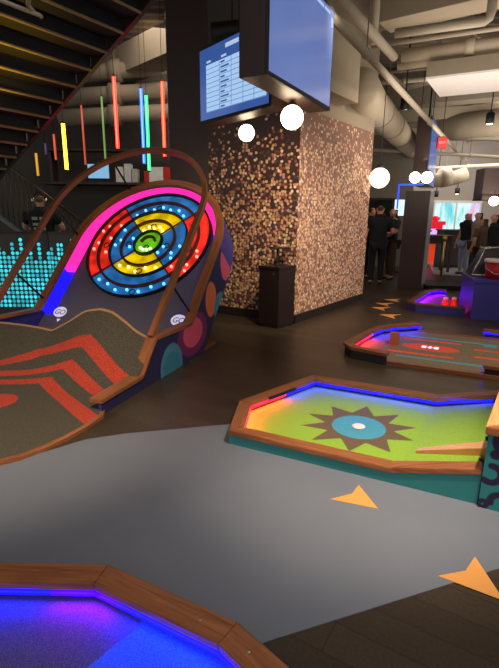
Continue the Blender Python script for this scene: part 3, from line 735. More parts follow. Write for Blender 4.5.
# outline points (world) of the raised left end
pts_w = [(1.47, 4.77), (1.14, 5.02), (1.10, 5.22), (1.50, 5.82), (1.72, 6.06), (1.93, 6.17), (2.33, 6.30)]
rp = [Vector(p)-RA.to_2d() for p in pts_w]; ri = offset_path(rp, .11)
CURB2 = plain('dark_curb_side', '#2b2326', .5)
for i in range(len(rp)-1):
    plank('curb', [rp[i], rp[i+1], ri[i+1], ri[i]], .1, .135, WOOD_D, ov)
    rj = offset_path(rp, .02); rk = offset_path(rp, .05)
    plank('curb_base', [rj[i], rj[i+1], rk[i+1], rk[i]], 0, .1, CURB2, ov, bevel=0)
qr = offset_path(rp, .065)
qr = offset_path(rp, .10)
for i in range(1, len(rp)-1): strip(ov, qr[i], qr[i+1], .085, LED_RED if i == 2 else LED_BLUE); ledlamp(ov, qr[i], qr[i+1], .085, PNK if i == 2 else BLU, 5)
def gR(x, y): return Vector((x*E1.x+y*E2.x, x*E1.y+y*E2.y))
n0 = invR((1.49, 4.80)); n1 = (n0[0]+2.6, n0[1]); f0 = invR((2.33, 6.24)); f1 = (f0[0]+2.1, f0[1])
for a, b, s in ((n0, n1, 1), (f0, f1, -1)):
    A = gR(*a); B = gR(*b); plank('flush_trim', [A, B, gR(b[0], b[1]+.05*s), gR(a[0], a[1]+.05*s)], 0, .045, WOOD_D, ov)
ov_poly = [invR(Vector(p)) for p in pts_w]+[f1, n1]
rc = invR((2.19, 5.39))
strp = []
for (x0, y, L) in ((-.34, .33, .68), (-.44, -.33, .72), (.48, .16, .9), (.48, -.16, .9)): strp.append((rc[0]+x0, rc[0]+x0+L, rc[1]+y))
def red_d(U, V):
    d = (np.hypot((U-rc[0])/.33, (V-rc[1])/.15)-1)*.15
    for x0, x1, y in strp: d = np.minimum(d, np.maximum(np.abs(U-(x0+x1)/2)-(x1-x0)/2, np.abs(V-y)-.032))
    return d
def blu_d(U, V):
    d = np.full(U.shape, 9.)
    for y in (.47, -.50):
        d = np.minimum(d, np.maximum(np.abs(U-rc[0]-.15)-.48, np.abs(V-rc[1]-y)-.03)); d = np.minimum(d, np.maximum(np.abs(U-rc[0]-.66)-.075, np.abs(V-rc[1]-y*.9)-.075))
    return d
TAUPE = patterned('taupe_turf', '#6f604a', ['#d4502f', '#4f8a96'], speck=.4, speck_scale=150, rough=.95)
field('turf', np.linspace(-.4, 3.0, 180), np.linspace(-.5, 1.6, 110), lambda U, V: np.stack([U*E1.x+V*E2.x, U*E1.y+V*E2.y, np.full(U.shape, .03)], -1), TAUPE, ov, [red_d, blu_d], keep=lambda U, V: sd_poly(U, V, ov_poly)+.05)
# pale printed monogram in the oval
rm_ = Matrix.Rotation(math.atan2(E1.y, E1.x), 4, 'Z'); rm_.translation = Vector((*gR(*rc), .034))
for dx, w, h in ((-.07, .05, .10), (.0, .03, .10), (.07, .05, .10), (.0, .2, .018)):
    p_ = gR(rc[0]+dx, rc[1]); box('oval_mark', (p_.x, p_.y, .0325), (w, h, .003), PALE, ov, rotz=math.atan2(E1.y, E1.x), bevel=0)
eb = [invR((3.02, 6.02)), invR((2.36, 4.40))]
for (x, y, dy) in ((eb[0][0]+.1, eb[0][1], -.1), (eb[1][0]-.02, eb[1][1], .1)):
    A = gR(x, y); B = gR(x+1.2, y); plank('curb', [A, B, gR(x+1.2, y+dy), gR(x, y+dy)], .1, .135, WOOD_D, ov); plank('curb_base', [gR(x+.02, y+dy*.2), gR(x+1.2, y+dy*.2), gR(x+1.2, y+dy*.7), gR(x+.02, y+dy*.7)], 0, .1, CURB2, ov, bevel=0)
    strip(ov, gR(x, y+dy*.8), gR(x+1.2, y+dy*.8), .09, LED_BLUE)
bb = gz(394, 344, .03); o = box('wooden_block', (bb.x, bb.y, .107), (.11, .09, .15), WOOD, rotz=AG+.3, bevel=.005); props(o, 'small upright wooden block standing on the red oval hole turf', 'block')

# ------------------------------------------------------------------ violet hole with two cups, indigo counter, bucket
VA = Vector((2.70, 7.75, 0))
vi = thing('violet_golf_hole', 'small mini golf hole glowing violet and pink, beside the indigo counter', 'golf hole', VA)
def gV(x, y): return Vector((x*E1.x+y*E2.x, x*E1.y+y*E2.y))
vo = [gV(.885, -.06), gV(.12, -.06), gV(-.06, .12), gV(.12, 1.55), gV(.3, 1.85), gV(.5, 1.85)]; vin = offset_path(vo, .12)
for i in range(5):
    plank('curb', [vo[i], vo[i+1], vin[i+1], vin[i]], .11, .14, WOOD_D, vi); k1 = offset_path(vo, .015); k2 = offset_path(vo, .05)
    plank('curb_base', [k1[i], k1[i+1], k2[i+1], k2[i]], 0, .11, NAVY, vi, bevel=0)
vt = offset_path(vo, .04)
prism('turf', [vt[0], vt[1], vt[2], vt[3], vt[4], gV(.5, 1.8), gV(.88, -.02)], .0, .04, plain('plum_turf', '#b04a5a', .9, var=.2, scale=120), vi)
k3 = offset_path(vo, .11)
for i, m_ in enumerate((LED_RED, LED_RED, LED_VIOLET, LED_VIOLET, LED_VIOLET)): strip(vi, k3[i], k3[i+1], .10, m_, .009); ledlamp(vi, k3[i], k3[i+1], .10, (1, .03, .12) if i < 2 else (.12, .0, 1), 5)
CUPR = plain('orange_cup', '#e0522c', .5, var=.05)
for px, lab in ((445, 'left of two small orange bowling-pin cups on the violet hole'), (453.5, 'right of two small orange bowling-pin cups on the violet hole')):
    p = gz(px, 306.5, .04); c = thing('mini_pin', lab, 'pin', p, 0, 'pins on the violet hole')
    lathe('pin_body', [(.05, 0), (.062, .05), (.055, .10), (.04, .12)], CUPR, c, 16); lathe('pin_cap', [(.04, .12), (.048, .135), (.04, .165), (.01, .17)], WHITE, c, 16)
# counter
cb = Vector((3.47, 7.12, 0)); cd_ = Vector((.97, -.24, 0)); cn_ = Vector((.24, .97, 0))
ct = thing('indigo_counter', 'indigo blue box counter right of the violet hole, red bucket on it', 'counter', cb)
def gc_(x, y): return Vector((x*cd_.x+y*cn_.x, x*cd_.y+y*cn_.y))
prism('counter_body', [gc_(0, 0), gc_(1.8, 0), gc_(1.8, 1.0), gc_(0, 1.0)], 0, .58, NAVY, ct)
prism('counter_top', [gc_(-.03, -.03), gc_(1.8, -.03), gc_(1.8, 1.03), gc_(-.03, 1.03)], .58, .63, NAVY, ct, bevel=.005)
hop = thing('wire_display_hopper', 'dark sloping wire and glass hopper of small goods on the indigo counter', 'hopper', cb)
hb = [gc_(.03, .42), gc_(1.7, .42), gc_(1.7, .95), gc_(.03, .95)]
DGL = plain('smoked_panel', '#332b30', .25, var=.3, scale=9)
bm = bmesh.new(); lo = [bm.verts.new((p.x, p.y, .633)) for p in hb]; hi = [bm.verts.new((p.x, p.y, z)) for p, z in zip([gc_(.22, .6), gc_(1.7, .6), gc_(1.7, .95), gc_(.22, .95)], (1.06, 1.22, 1.22, 1.06))]
for i in range(4): bm.faces.new((lo[i], lo[(i+1) % 4], hi[(i+1) % 4], hi[i]))
bm.faces.new(lo[::-1]); bm.faces.new(hi)
frombm('hopper_body', bm, DGL, hop)
for a, za, b, zb in [(hb[0], .645, gc_(.22, .6), 1.06), (gc_(.22, .6), 1.06, gc_(1.7, .6), 1.22), (gc_(.22, .95), 1.06, gc_(.22, .6), 1.06), (hb[0], .648, hb[1], .648)]:
    tube('frame_bar', [(a.x, a.y, za), (b.x, b.y, zb)], .014, CHROME, hop, 8)
random.seed(5)
for i in range(16):
    x = .25+1.2*random.random(); t = random.random(); p = gc_(x, .42+.18*t-.012); sz = .03+.03*random.random()
    box('packet', (p.x, p.y, .67+.33*t), (sz*1.6, .02, sz), plain('packet_%d' % i, random.choice(['#b5b0a8', '#6a4a3a', '#9a6a45', '#55506a']), .4), hop, rotz=math.atan2(cd_.y, cd_.x)+random.uniform(-.5, .5))
RED = plain('red_plastic', '#a8141c', .35, var=.05)
bp_ = gz(494, 279, .63); bk = thing('red_bucket', 'red plastic bucket with white rim on the indigo counter', 'bucket', bp_+Vector((.07, .12, .001)))
lathe('bucket_body', [(.12, 0), (.14, .01), (.165, .25), (.16, .25)], RED, bk, 28); lathe('bucket_rim', [(.155, .245), (.178, .25), (.18, .285), (.165, .295), (.12, .29)], WHITE, bk, 28)
bm = bmesh.new(); bm_tube(bm, [(-.17, 0, .24), (-.18, -.06, .16), (-.1, -.17, .08), (.1, -.17, .08), (.18, -.06, .16), (.17, 0, .24)], .006, 6); frombm('bail_handle', bm, CHROME, bk, True)

# ------------------------------------------------------------------ foreground hole
FA = Vector((-.6, 1.6, 0)); k = 1.064
fg = thing('blue_lit_golf_hole', 'blue lit mini golf hole with wooden curb, cut off at the bottom left corner', 'golf hole', FA)
fpts = [(-2.3, 1.72), (-.603, 1.695), (-.033, 1.407), (.33, 1.05), (.42, .3)]
fo = [Vector(p)-FA.to_2d() for p in fpts][::-1]; 
fo = fo[::-1]; fi = offset_path(fo, .114)
for i in range(4): plank('curb', [fo[i], fo[i+1], fi[i+1], fi[i]], .075, .11, WOOD, fg)
fb = offset_path(fo, .02); fb2 = offset_path(fo, .06)
for i in range(4): plank('curb_base', [fb[i], fb[i+1], fb2[i+1], fb2[i]], 0, .075, CURB2, fg, bevel=0)
fl2 = offset_path(fo, .106)
FGT = patterned('charcoal_blue_turf', '#56504c', ['#3f6f9a'], speck=.5, speck_scale=230, rough=.95)
fpoly = [(p.x, p.y) for p in fo]+[(.9, -1.6), (-1.7, -1.6)]
blue_poly = [(gz(141, 622, .03)-FA).to_2d()[:], (gz(82, 668, .03)-FA).to_2d()[:], (-.45, -.6), (.9, -.6), (.6, .0), (.5, .15), (.1, .1)]
field('turf', np.linspace(-1.7, 1.1, 180), np.linspace(-1.4, .2, 110), lambda U, V: np.stack([U, V, np.full(U.shape, .016)], -1), FGT, fg, [lambda U, V: sd_poly(U, V, blue_poly)], keep=lambda U, V: sd_poly(U, V, fpoly)+.04)
LB2 = glow('blue_strip_light', '#0505ff', 8); LV2 = glow('purple_strip_light', '#2600f0', 6)
a, b = fl2[0], fl2[1]
for a_, b_, m_, c_l, w_ in [(a, b.lerp(a, .11), LB2, BLU, 5), (b.lerp(a, .11), b, LV2, (.13, .0, 1), 5), (b, b.lerp(fl2[2], .2), LV2, (.13, .0, 1), 5), (b.lerp(fl2[2], .2), fl2[2], LB2, BLU, 6), (fl2[2], fl2[3], LB2, BLU, 6), (fl2[3], fl2[4], LB2, BLU, 6)]:
    strip(fg, a_, b_, .058, m_, .012); ledlamp(fg, a_, b_, .058, c_l, w_*1.9, 26)
for (i, t_) in ((1, .80), (2, .22)):
    p = fo[i].lerp(fo[i+1], t_).lerp(fi[i].lerp(fi[i+1], t_), .5); lathe('screw', [(.006, 0), (.006, .0015), (.003, .002)], CHROME, fg, 10, (p.x, p.y, .11))

# ------------------------------------------------------------------ hanging display screens
def row_screen_mat(nm, c, s):
    m, nt, b = newmat(nm); tc = N(nt, 'ShaderNodeTexCoord'); nz = N(nt, 'ShaderNodeTexNoise'); nz.inputs['Scale'].default_value = 1.2; nt.links.new(tc.outputs['Object'], nz.inputs['Vector'])
    mr = N(nt, 'ShaderNodeMapRange'); mr.inputs['To Min'].default_value = s*.8; mr.inputs['To Max'].default_value = s*1.2; nt.links.new(nz.outputs['Fac'], mr.inputs['Value'])
    b.inputs['Base Color'].default_value = lin('#202838'); b.inputs['Emission Color'].default_value = lin(c); nt.links.new(mr.outputs['Result'], b.inputs['Emission Strength']); b.inputs['Roughness'].default_value = .15
    return m
SCRA = row_screen_mat('periwinkle_screen', '#6a80c0', .8); SCRB = row_screen_mat('blue_screen', '#3b5fa8', .8)
TBL = glow('table_white', '#a9cdf5', .95); LNE = glow('row_line', '#6a90cf', .75); TXT = glow('pale_text', '#b8cdf0', .9)
def screen(name, label, a, b, z0, z1, depth, scr_mat, side, bezel=.03):
    """cabinet whose lit face runs a->b (facing the viewer side), body behind it"""
    a = Vector((a[0], a[1], 0)); b = Vector((b[0], b[1], 0)); d = b-a; L = d.length; d.normalize(); n = Vector((d.y, -d.x, 0))*side     # n points out of the face
    mid = (a+b)/2; t = thing(name, label, 'screen', (mid.x, mid.y, z0))
    ang = math.atan2(d.y, d.x); h = z1-z0
    cbx = box('cabinet', (-n.x*depth/2, -n.y*depth/2, h/2), (L, depth, h), DARK, t, rotz=ang)
    box('screen_frame', (n.x*.006, n.y*.006, h/2), (L, .02, h), BLACK, t, rotz=ang)
    s = box('screen_panel', (n.x*.016, n.y*.016, h/2), (L-2*bezel, .006, h-2*bezel), scr_mat, t, rotz=ang, bevel=.001)
    tube('hanger_pole', [(-n.x*depth/2, -n.y*depth/2, h), (-n.x*depth/2, -n.y*depth/2, 5.0-z0)], .035, BLACK, t)
    return t, s, d, n, L, h
tA, sA, dA, nA, LA, hA = screen('display_screen', 'large blue display screen in deep brown cabinet, nearest and highest', (.085, 3.475), (.703, 4.627), 2.5, 3.31, .20, SCRA, 1)
tB, sB, dB, nB, LB_, hB = screen('display_screen', 'display screen showing a white scoreboard table, left of the nearest screen', (-.545, 5.386), (.18, 4.444), 2.5, 3.22, .2, SCRB, 1)
# scoreboard drawing on B; coordinates along the screen (0..1 from left) and up
def onB(name, x0, x1, y0, y1, mat, k=.021):
    c = dB*(((x0+x1)/2-.5)*LB_)+nB*k; box(name, (c.x, c.y, hB*(y0+y1)/2), ((x1-x0)*LB_, .003, (y1-y0)*hB), mat, tB, rotz=math.atan2(dB.y, dB.x), bevel=0)
onB('score_table', .13, .95, .13, .74, TBL)
for i in range(10): onB('row_line', .13, .95, .13+.061*i, .138+.061*i, LNE, .0225)
for x in (.33, .5, .66, .8): onB('column_line', x, x+.006, .13, .74, LNE, .0225)
for i in range(10):
    onB('row_text', .35, .35+.06+.03*((i*7) % 3), .15+.061*i, .172+.061*i, SCRB, .0228)
onB('title_text', .42, .6, .86, .91, TXT); onB('heading_text', .14, .2, .765, .79, TXT); onB('heading_text', .36, .43, .765, .79, TXT)
for x0, x1, y0, y1 in ((.56, .78, .93, .95), (.80, .9, .935, .95)):
    c = dA*((x0-.5+(x1-x0)/2)*LA)+nA*.021; box('title_text', (c.x, c.y, hA*(y0+y1)/2-.02), ((x1-x0)*LA, .003, .022), TXT, tA, rotz=math.atan2(dA.y, dA.x), bevel=0)
c = dA*(.45*LA)+nA*.021; box('corner_mark', (c.x, c.y, hA*.85), (.04, .003, .07), TXT, tA, rotz=math.atan2(dA.y, dA.x), bevel=0)

def globe(p, r, label, cordz, gm=None):
    t = thing('globe_lamp', label, 'lamp', p, 0, 'globe lamps below the screens')
    lathe('glass_globe', [(r*math.sin(a), -r*math.cos(a)) for a in np.linspace(.02, PI-.02, 16)], gm or GLOBE, t, 24)
    lathe('lamp_holder', [(r*.3, r*.95), (r*.35, r*1.0), (r*.3, r*1.25), (r*.1, r*1.3)], BLACK, t, 12)
    if cordz-p[2] > r*1.35: tube('cord', [(0, 0, r*1.28), (0, 0, cordz-p[2])], .006, BLACK, t, 6)
    return t
gA = gz(292, 117.5, 2.37); globe(gA, .095, 'white glowing globe lamp under the nearest display screen', 2.5)
gB = gz(246.5, 133, 2.39); globe(gB, .082, 'smaller glowing globe lamp under the scoreboard screen', 2.5)
gC = gy(379.5, 178, 8.2); globe(gC, .165, 'large glowing globe lamp right of the mosaic wall above two men', 3.6, GLOBE_F)
# far sign with its two lamps
tC, sC, dC, nC, LC_, hC = screen('display_screen', 'tall dark portrait display hanging on black pole above the brown booth', gy(424.5, 188, 11.4), gy(433, 188, 13.0), 2.26, 3.75, .30, SCRB, 1)
for px, Y, lab in ((415, 10.95, 'left of two close lamps under the far portrait display'), (427, 10.5, 'right of two close lamps under the far portrait display')):
    p = gy(px, 177.5, Y); globe(p, .12, lab, 4.95)
gD = gy(494, 201, 12.5); globe(gD, .12, 'small far globe lamp below the dark hanging board at right edge', 2.2)

# ------------------------------------------------------------------ staircase overhead (seen from below)
STAIR = plain('dark_stair_underside', '#17120d', .6, var=.2)
st_t = thing('staircase', 'dark staircase overhead at upper left, its steps seen from below', 'staircase', (-2, 4.8, 0))
SO = Vector((-2, 4.8, 0)); sa = Vector((-1.19, 4.87, 3.21)); sbx = Vector((-2.38, 5.61, 2.47))
sdir = (sbx-sa); run = Vector((sdir.x, sdir.y, 0)); runL = run.length; run.normalize(); rise = sdir.z/runL
tw = -G1  # treads run toward the viewer's left from the stringer
NST = 6; stepL = runL/NST; stepH = rise*stepL
def spt(i, up_=0., out=0.):
    return sa + run*(i*stepL) + Vector((0, 0, i*stepH+up_)) + tw*out - SO
Wd = 3.6
STREAK = plain('bright_streak_metal', '#c0a468', .35, metal=.5, var=.2)  # pale bar added to carry the bright streak along each step edge
for i in range(-5, 12):
    p = spt(i); q_ = spt(i+1)
    # soffit + riser of a step as one folded tread
    bm = bmesh.new()
    prof = [(0, 0), (stepL+.03, 0), (stepL+.03, .05), (.035, .05), (.035, -stepH+.02), (0, -stepH+.02)]
    prof = [(x, z+stepH*1.0) for x, z in prof]
    for o_ in (.05, Wd): pass
    A = [bm.verts.new(p+run*x+Vector((0, 0, z+.10))+tw*.02) for x, z in prof]; B = [bm.verts.new(p+run*x+Vector((0, 0, z+.10))+tw*Wd) for x, z in prof]
    bm.faces.new(A); bm.faces.new(B[::-1])
    for k_ in range(6): bm.faces.new((A[k_], A[(k_+1) % 6], B[(k_+1) % 6], B[k_]))
    sp_ = frombm('step', bm, STAIR, st_t)
    bm = bmesh.new(); e_n = p-run*.010+Vector((0, 0, .10+stepH)); bm_tube(bm, [e_n+tw*.03, e_n+tw*Wd], .014, 8); frombm('streak_bar', bm, STREAK, sp_, True)
STR = plain('grey_brown_stringer', '#5a4a3a', .25, metal=.5)
bm = bmesh.new()
A = []; 
for i, dz in ((-5.5, 0), (12, 0), (12, .26), (-5.5, .26)):
    A.append(spt(i, dz))
V = [bm.verts.new(v) for v in A]; V2 = [bm.verts.new(v-tw*.05) for v in A]
bm.faces.new(V); bm.faces.new(V2[::-1])
for i in range(4): bm.faces.new((V[i], V[(i+1) % 4], V2[(i+1) % 4], V2[i]))
frombm('stringer', bm, STR, st_t)

# pale conduit crossing the staircase at the upper left corner
pc0, pc1 = gz(-5, -2, 3.35), gz(41, 16, 3.35)
bm = bmesh.new(); bm_tube(bm, [gz(-20, -8, 2.7), gz(20, 8, 2.7), gz(39, 15, 2.7), gz(41, 16.5, 2.71)], .012, 8)
o = frombm('wall_conduit', bm, PIPE, None, True); props(o, 'thin pale conduit below the overhead stairs at the upper left corner', 'pipe')
bm = bmesh.new(); bm_tube(bm, [gz(29, -4, 2.7), gz(28, 5, 2.71), gz(34, 12, 2.715)], .012, 8)
o = frombm('wall_conduit', bm, PIPE, None, True); props(o, 'short pale conduit branch hanging at the upper left corner', 'pipe')

# ------------------------------------------------------------------ neon tubes
neon = [(111, 75, 116, 150, 7.6, '#ff2a18', 5, .024, 'bright red neon tube, tallest at left, hanging above the target'),
        (140, 87, 141.5, 165, 8.0, '#1a50ff', 5, .024, 'blue neon tube hanging beside the green one'),
        (145, 94, 147, 172, 8.0, '#1ad860', 4, .024, 'bright green neon tube hanging right of the blue one'),
        (161, 80, 163, 158, 7.8, '#ff3018', 5, .024, 'bright red neon tube hanging nearest the dark column'),
        (60.5, 122, 65, 171, 7.0, '#ffd21a', 6, .024, 'bright yellow neon tube at the foot of the staircase'),
        (79, 104, 83, 166, 9.3, '#d04a28', .8, .018, 'dim orange red tube between yellow tube and thin green tube'),
        (99.5, 95, 103, 162, 9.0, '#6f9a48', .8, .018, 'dim thin olive green tube hanging left of the tall red one'),
        (34.5, 152, 37, 177, 9.3, '#e8a020', .9, .022, 'short amber tube hanging left of the yellow tube'),
        (52.5, 133, 54.5, 161, 9.3, '#e04828', .9, .02, 'short dull red tube just left of the yellow tube'),
        (44, 142, 46, 156, 9.6, '#5a4a7a', .4, .02, 'short faint purple tube between amber and dull red tubes')]
def mixc(c): return '#' + ''.join('%02x' % int(int(c[k:k+2], 16)*.74+255*.26*(1 if k == 1 else .8)) for k in (1, 3, 5))
for i, (x0, y0, x1, y1, Y, c, s, r, lab) in enumerate(neon):
    t0 = gy((x0+x1)/2, y0, Y); b0 = gy((x0+x1)/2, y1, Y); h = t0.z-b0.z
    t = thing('neon_tube', lab, 'light tube', (t0.x, Y, b0.z), 0, 'hanging neon tubes')
    tube('lit_tube', [(0, 0, .015), (0, 0, h-.015)], r, glow('neon_%d' % i, c, s), t, 12)
    tube('bright_core', [(0, -r*.75, .03), (0, -r*.75, h-.03)], r*.42, glow('neon_core_%d' % i, mixc(c), s*1.1), t, 8)
    lathe('end_cap', [(r*1.05, 0), (r*1.05, .02), (r*.5, .022)], BLACK, t, 10); lathe('end_cap', [(r*1.05, h-.02), (r*1.05, h), (r*.4, h+.01)], BLACK, t, 10)
    tube('cord', [(0, 0, h), (0, 0, 5.0-b0.z)], .004, BLACK, t, 5)

# ------------------------------------------------------------------ left back wall, stair railing, shelf of goods
lw = box('wall_back', (-4.2, 11.2, 2.5), (6.6, .2, 5.0), GREYWALL, bevel=0); props(lw, kind='structure')
rl = thing('stair_railing', 'thin metal stair railing sloping down to the right at the far left', 'railing', (-4.6, 9.6, 0))
RO = Vector((-4.6, 9.6, 0))
def rr_(x, y, Y=9.6): return gy(x, y, Y)-RO
h0, h1 = rr_(-12, 150), rr_(82, 222); b0, b1 = rr_(-12, 203), rr_(40, 250)
tube('handrail', [h0, h1], .025, STR, rl, 8)
sl0, sl1 = rr_(-14, 206), rr_(82, 280); tube('stringer', [sl0, sl1], .05, plain('blue_grey_rail', '#5f6a72', .5), rl, 8)
for i in range(17):
    f = (i+.5)/17; p = h0.lerp(h1, f); q_ = sl0.lerp(sl1, (p.x-sl0.x)/(sl1.x-sl0.x)); tube('baluster', [q_, p], .009, STR, rl, 6)
props(rl)
# shelf and goods seen through the hoop
sh = thing('back_shelf', 'dark back shelf unit behind the target hoop', 'shelf', (-2.9, 10.6, 0))
box('shelf_body', (0, .2, 1.05), (2.9, .4, 2.1), GREYWALL, sh); box('shelf_board', (0, -.1, 2.15), (3.0, .8, .05), DARK, sh); box('shelf_board', (0, .1, 2.85), (3.0, .35, .04), DARK, sh); box('upright', (-1.45, .2, 2.5), (.05, .3, .7), DARK, sh); box('upright', (1.45, .2, 2.5), (.05, .3, .7), DARK, sh)
goods = [(121, 180, '#d8d8d4', .16, .3), (129, 177, '#c9cdd2', .14, .36), (136, 180, '#b8b4ae', .12, .26), (157, 175, '#e2e0dc', .3, .3), (147.5, 178, '#b3221e', .10, .22), (168, 176, '#c2241c', .14, .3)]
for i, (x, y, c, w, h) in enumerate(goods):
    p = gy(x, y, 10.45)
    nm = ['white carton at the left end of the back shelf', 'tall pale carton second on the back shelf', 'grey carton third on the back shelf', 'large white carton under the red neon tube', 'red packet left of the large white carton', 'red packet at the right end of the back shelf'][i]
    t = thing('carton', nm, 'box', (p.x, 10.45, 2.176), 0, 'cartons on the back shelf')
    box('carton_body', (0, 0, h/2), (w, .2, h), plain('carton_%d' % i, c, .6), t); box('carton_lid', (0, 0, h+.012), (w*1.03, .206, .024), plain('carton_lid_%d' % i, c, .5, var=.05), t)
p = gy(100, 188, 10.26); tv = thing('small_monitor', 'small lit blue monitor behind the left top of the target', 'monitor', (p.x, 10.26, 2.176))
box('monitor_frame', (0, 0, .22), (.50, .05, .34), BLACK, tv); box('monitor_panel', (0, -.03, .22), (.44, .01, .28), glow('small_blue_screen', '#7fb4d8', 1.0), tv); box('monitor_foot', (0, 0, .02), (.2, .14, .04), BLACK, tv)

# ------------------------------------------------------------------ ceiling services
def pipe(name, pts, r, mat, label, grp=None, clamps=0, cat='pipe'):
    pts = [Vector(p) for p in pts]
    t = thing(name, label, cat, pts[0], 0, grp)
    bm = bmesh.new(); bm_tube(bm, [p-pts[0] for p in pts], r, 14); frombm('pipe_run', bm, mat, t, True)
    for i in range(clamps):
        f = (i+.7)/(clamps+.4); c = (pts[-1]-pts[0])*f; d = (pts[-1]-pts[0]).normalized()
        bm = bmesh.new(); bm_tube(bm, [c-d*r*.7, c+d*r*.7], r*1.35, 14); frombm('coupling', bm, mat, t, True)
        tube('hanger_rod', [c+Vector((0, 0, r)), Vector((c.x, c.y, 5.0-pts[0].z))], .008, BEIGE_D, t, 5)
    return t
def run2(p0, p1, z, e0=0, e1=0):
    a = gz(*p0, z); b = gz(*p1, z); d = (b-a).normalized(); return [a-d*e0, b+d*e1]
pipe('ceiling_pipe', run2((335, 20), (466, 161), 3.4, 2.2, 0), .045, PIPE, 'long pale pipe sloping across the picture from top centre to the right', 'ceiling pipes', 3)
pipe('ceiling_pipe', run2((342, 0), (394, 57), 3.9, 2, 0), .062, PIPE, 'thick pale pipe just above and beside the long diagonal pipe', 'ceiling pipes')
pipe('ceiling_pipe', [gz(373, 44, 3.9), gz(373, 44, 3.9)+Vector((0, 0, 1.1))], .06, PIPE, 'short vertical pipe rising from the thick diagonal pipe', 'ceiling pipes')
ga, gb = run2((395, 33.5), (485, 21), 4.0); d_ = (gb-ga).normalized()
pipe('ceiling_pipe', [ga, gb, gb+d_*.04+Vector((0, 0, .03)), gb+d_*.06+Vector((0, 0, .1)), gb+d_*.06+Vector((0, 0, 1))], .06, PIPE, 'pale pipe with union and upward elbow at the top right', 'ceiling pipes', 1)
pipe('ceiling_pipe', run2((398, 43), (499, 28.5), 4.1, .4, 2), .028, PIPE, 'thin pale pipe between two thick cross pipes at the top right', 'ceiling pipes', 1)
pipe('ceiling_pipe', run2((402, 56), (499, 43), 4.0, 0, 2), .095, PIPE, 'thickest pale cross pipe with square cap at top right', 'ceiling pipes', 2)
pipe('ceiling_pipe', run2((398, 65.5), (499, 52), 3.9, 0, 2), .075, PIPE, 'pale cross pipe directly above the white duct underside', 'ceiling pipes', 1)
def beam(name, p0, p1, z, w, h, mat, label, e0=0, e1=0, cat='duct', kind=None, grp=None):
    """horizontal box whose lower front edge passes through two sight points at height z"""
    a, b = run2(p0, p1, z, e0, e1); d = (b-a); L = d.length; d.normalize(); n = Vector((-d.y, d.x, 0)); 
    if n.y < 0: n = -n
    c = (a+b)/2+n*w/2
    o = box(name, (c.x, c.y, z+h/2), (L, w, h), mat, rotz=math.atan2(d.y, d.x), bevel=.01)
    if kind: props(o, kind=kind)
    else: props(o, label, cat, grp)
    return o
# white soffit duct
sA_ = [gz(*p, 3.6) for p in ((425.8, 79.4), (439.7, 97))]; e_ = (gz(499, 71, 3.6)-sA_[0]).normalized()
sf = thing('rectangular_duct', 'wide flat duct with white underside at upper right', 'duct', sA_[0]); 
pr = [Vector((0, 0, 0)), e_*3.2, (sA_[1]-sA_[0])+e_*3.2, sA_[1]-sA_[0]]
prism('duct_body', [p[:2] for p in pr], .03, .24, BEIGE_D, sf); prism('duct_underside', [p[:2] for p in pr], 0, .03, plain('pale_pink_white_panel', '#e6dcd6', .6, var=.03), sf)
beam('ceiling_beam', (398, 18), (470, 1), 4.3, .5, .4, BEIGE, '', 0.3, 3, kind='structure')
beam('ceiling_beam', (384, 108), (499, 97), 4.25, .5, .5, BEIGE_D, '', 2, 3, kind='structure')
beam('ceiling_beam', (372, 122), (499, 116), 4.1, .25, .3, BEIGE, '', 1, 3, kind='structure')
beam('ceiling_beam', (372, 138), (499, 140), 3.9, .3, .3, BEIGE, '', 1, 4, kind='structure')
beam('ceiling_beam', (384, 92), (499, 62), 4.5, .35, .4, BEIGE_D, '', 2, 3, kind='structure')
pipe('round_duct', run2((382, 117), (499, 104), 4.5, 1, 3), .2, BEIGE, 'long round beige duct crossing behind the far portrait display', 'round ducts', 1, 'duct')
pipe('round_duct', run2((440, 129), (499, 122), 3.9, 0, 3), .34, BEIGE, 'thick round duct crossing behind the exit sign', 'round ducts', 1, 'duct')
pipe('ceiling_pipe', run2((380, 150), (499, 157), 3.3, 1, 3), .05, PIPE, 'far thin pale pipe crossing above the window wall', 'ceiling pipes', 1)
for k_, (p_, q_, z_, r_, lab) in enumerate([((372, 74), (430, 68), 4.3, .03, 'thin conduit crossing left of the white duct'), ((370, 84), (440, 78), 4.5, .05, 'dim pipe high behind the long diagonal pipe'),
        ((360, 30), (400, 26), 4.6, .04, 'high thin pipe at top centre right of the nearest screen'), ((460, 12), (499, 6), 4.6, .05, 'high pipe behind the upward elbow at top right'),
        ((376, 62), (402, 84), 4.4, .03, 'slanting conduit between the diagonal pipes and white duct'), ((470, 30), (484, 40), 4.6, .03, 'short slanting conduit behind the elbow pipe'),
        ((395, 122), (499, 112), 4.6, .04, 'far conduit below the white duct'), ((440, 168), (499, 165), 3.2, .06, 'far pale pipe just above the window wall'), ((430, 160), (480, 135), 4.5, .05, 'far slanting pipe beyond the exit sign')]):
    pipe('ceiling_pipe', run2(p_, q_, z_, .5, .5), r_, PIPE if k_ % 2 else BEIGE_D, lab, 'ceiling pipes', 1)
pipe('flex_duct', [gy(424, 181, 17), gy(440, 180, 17), gy(455, 178, 17), gy(466, 174, 17)], .24, BEIGE, 'pale bulging duct above the bright window', None, 1, 'duct')
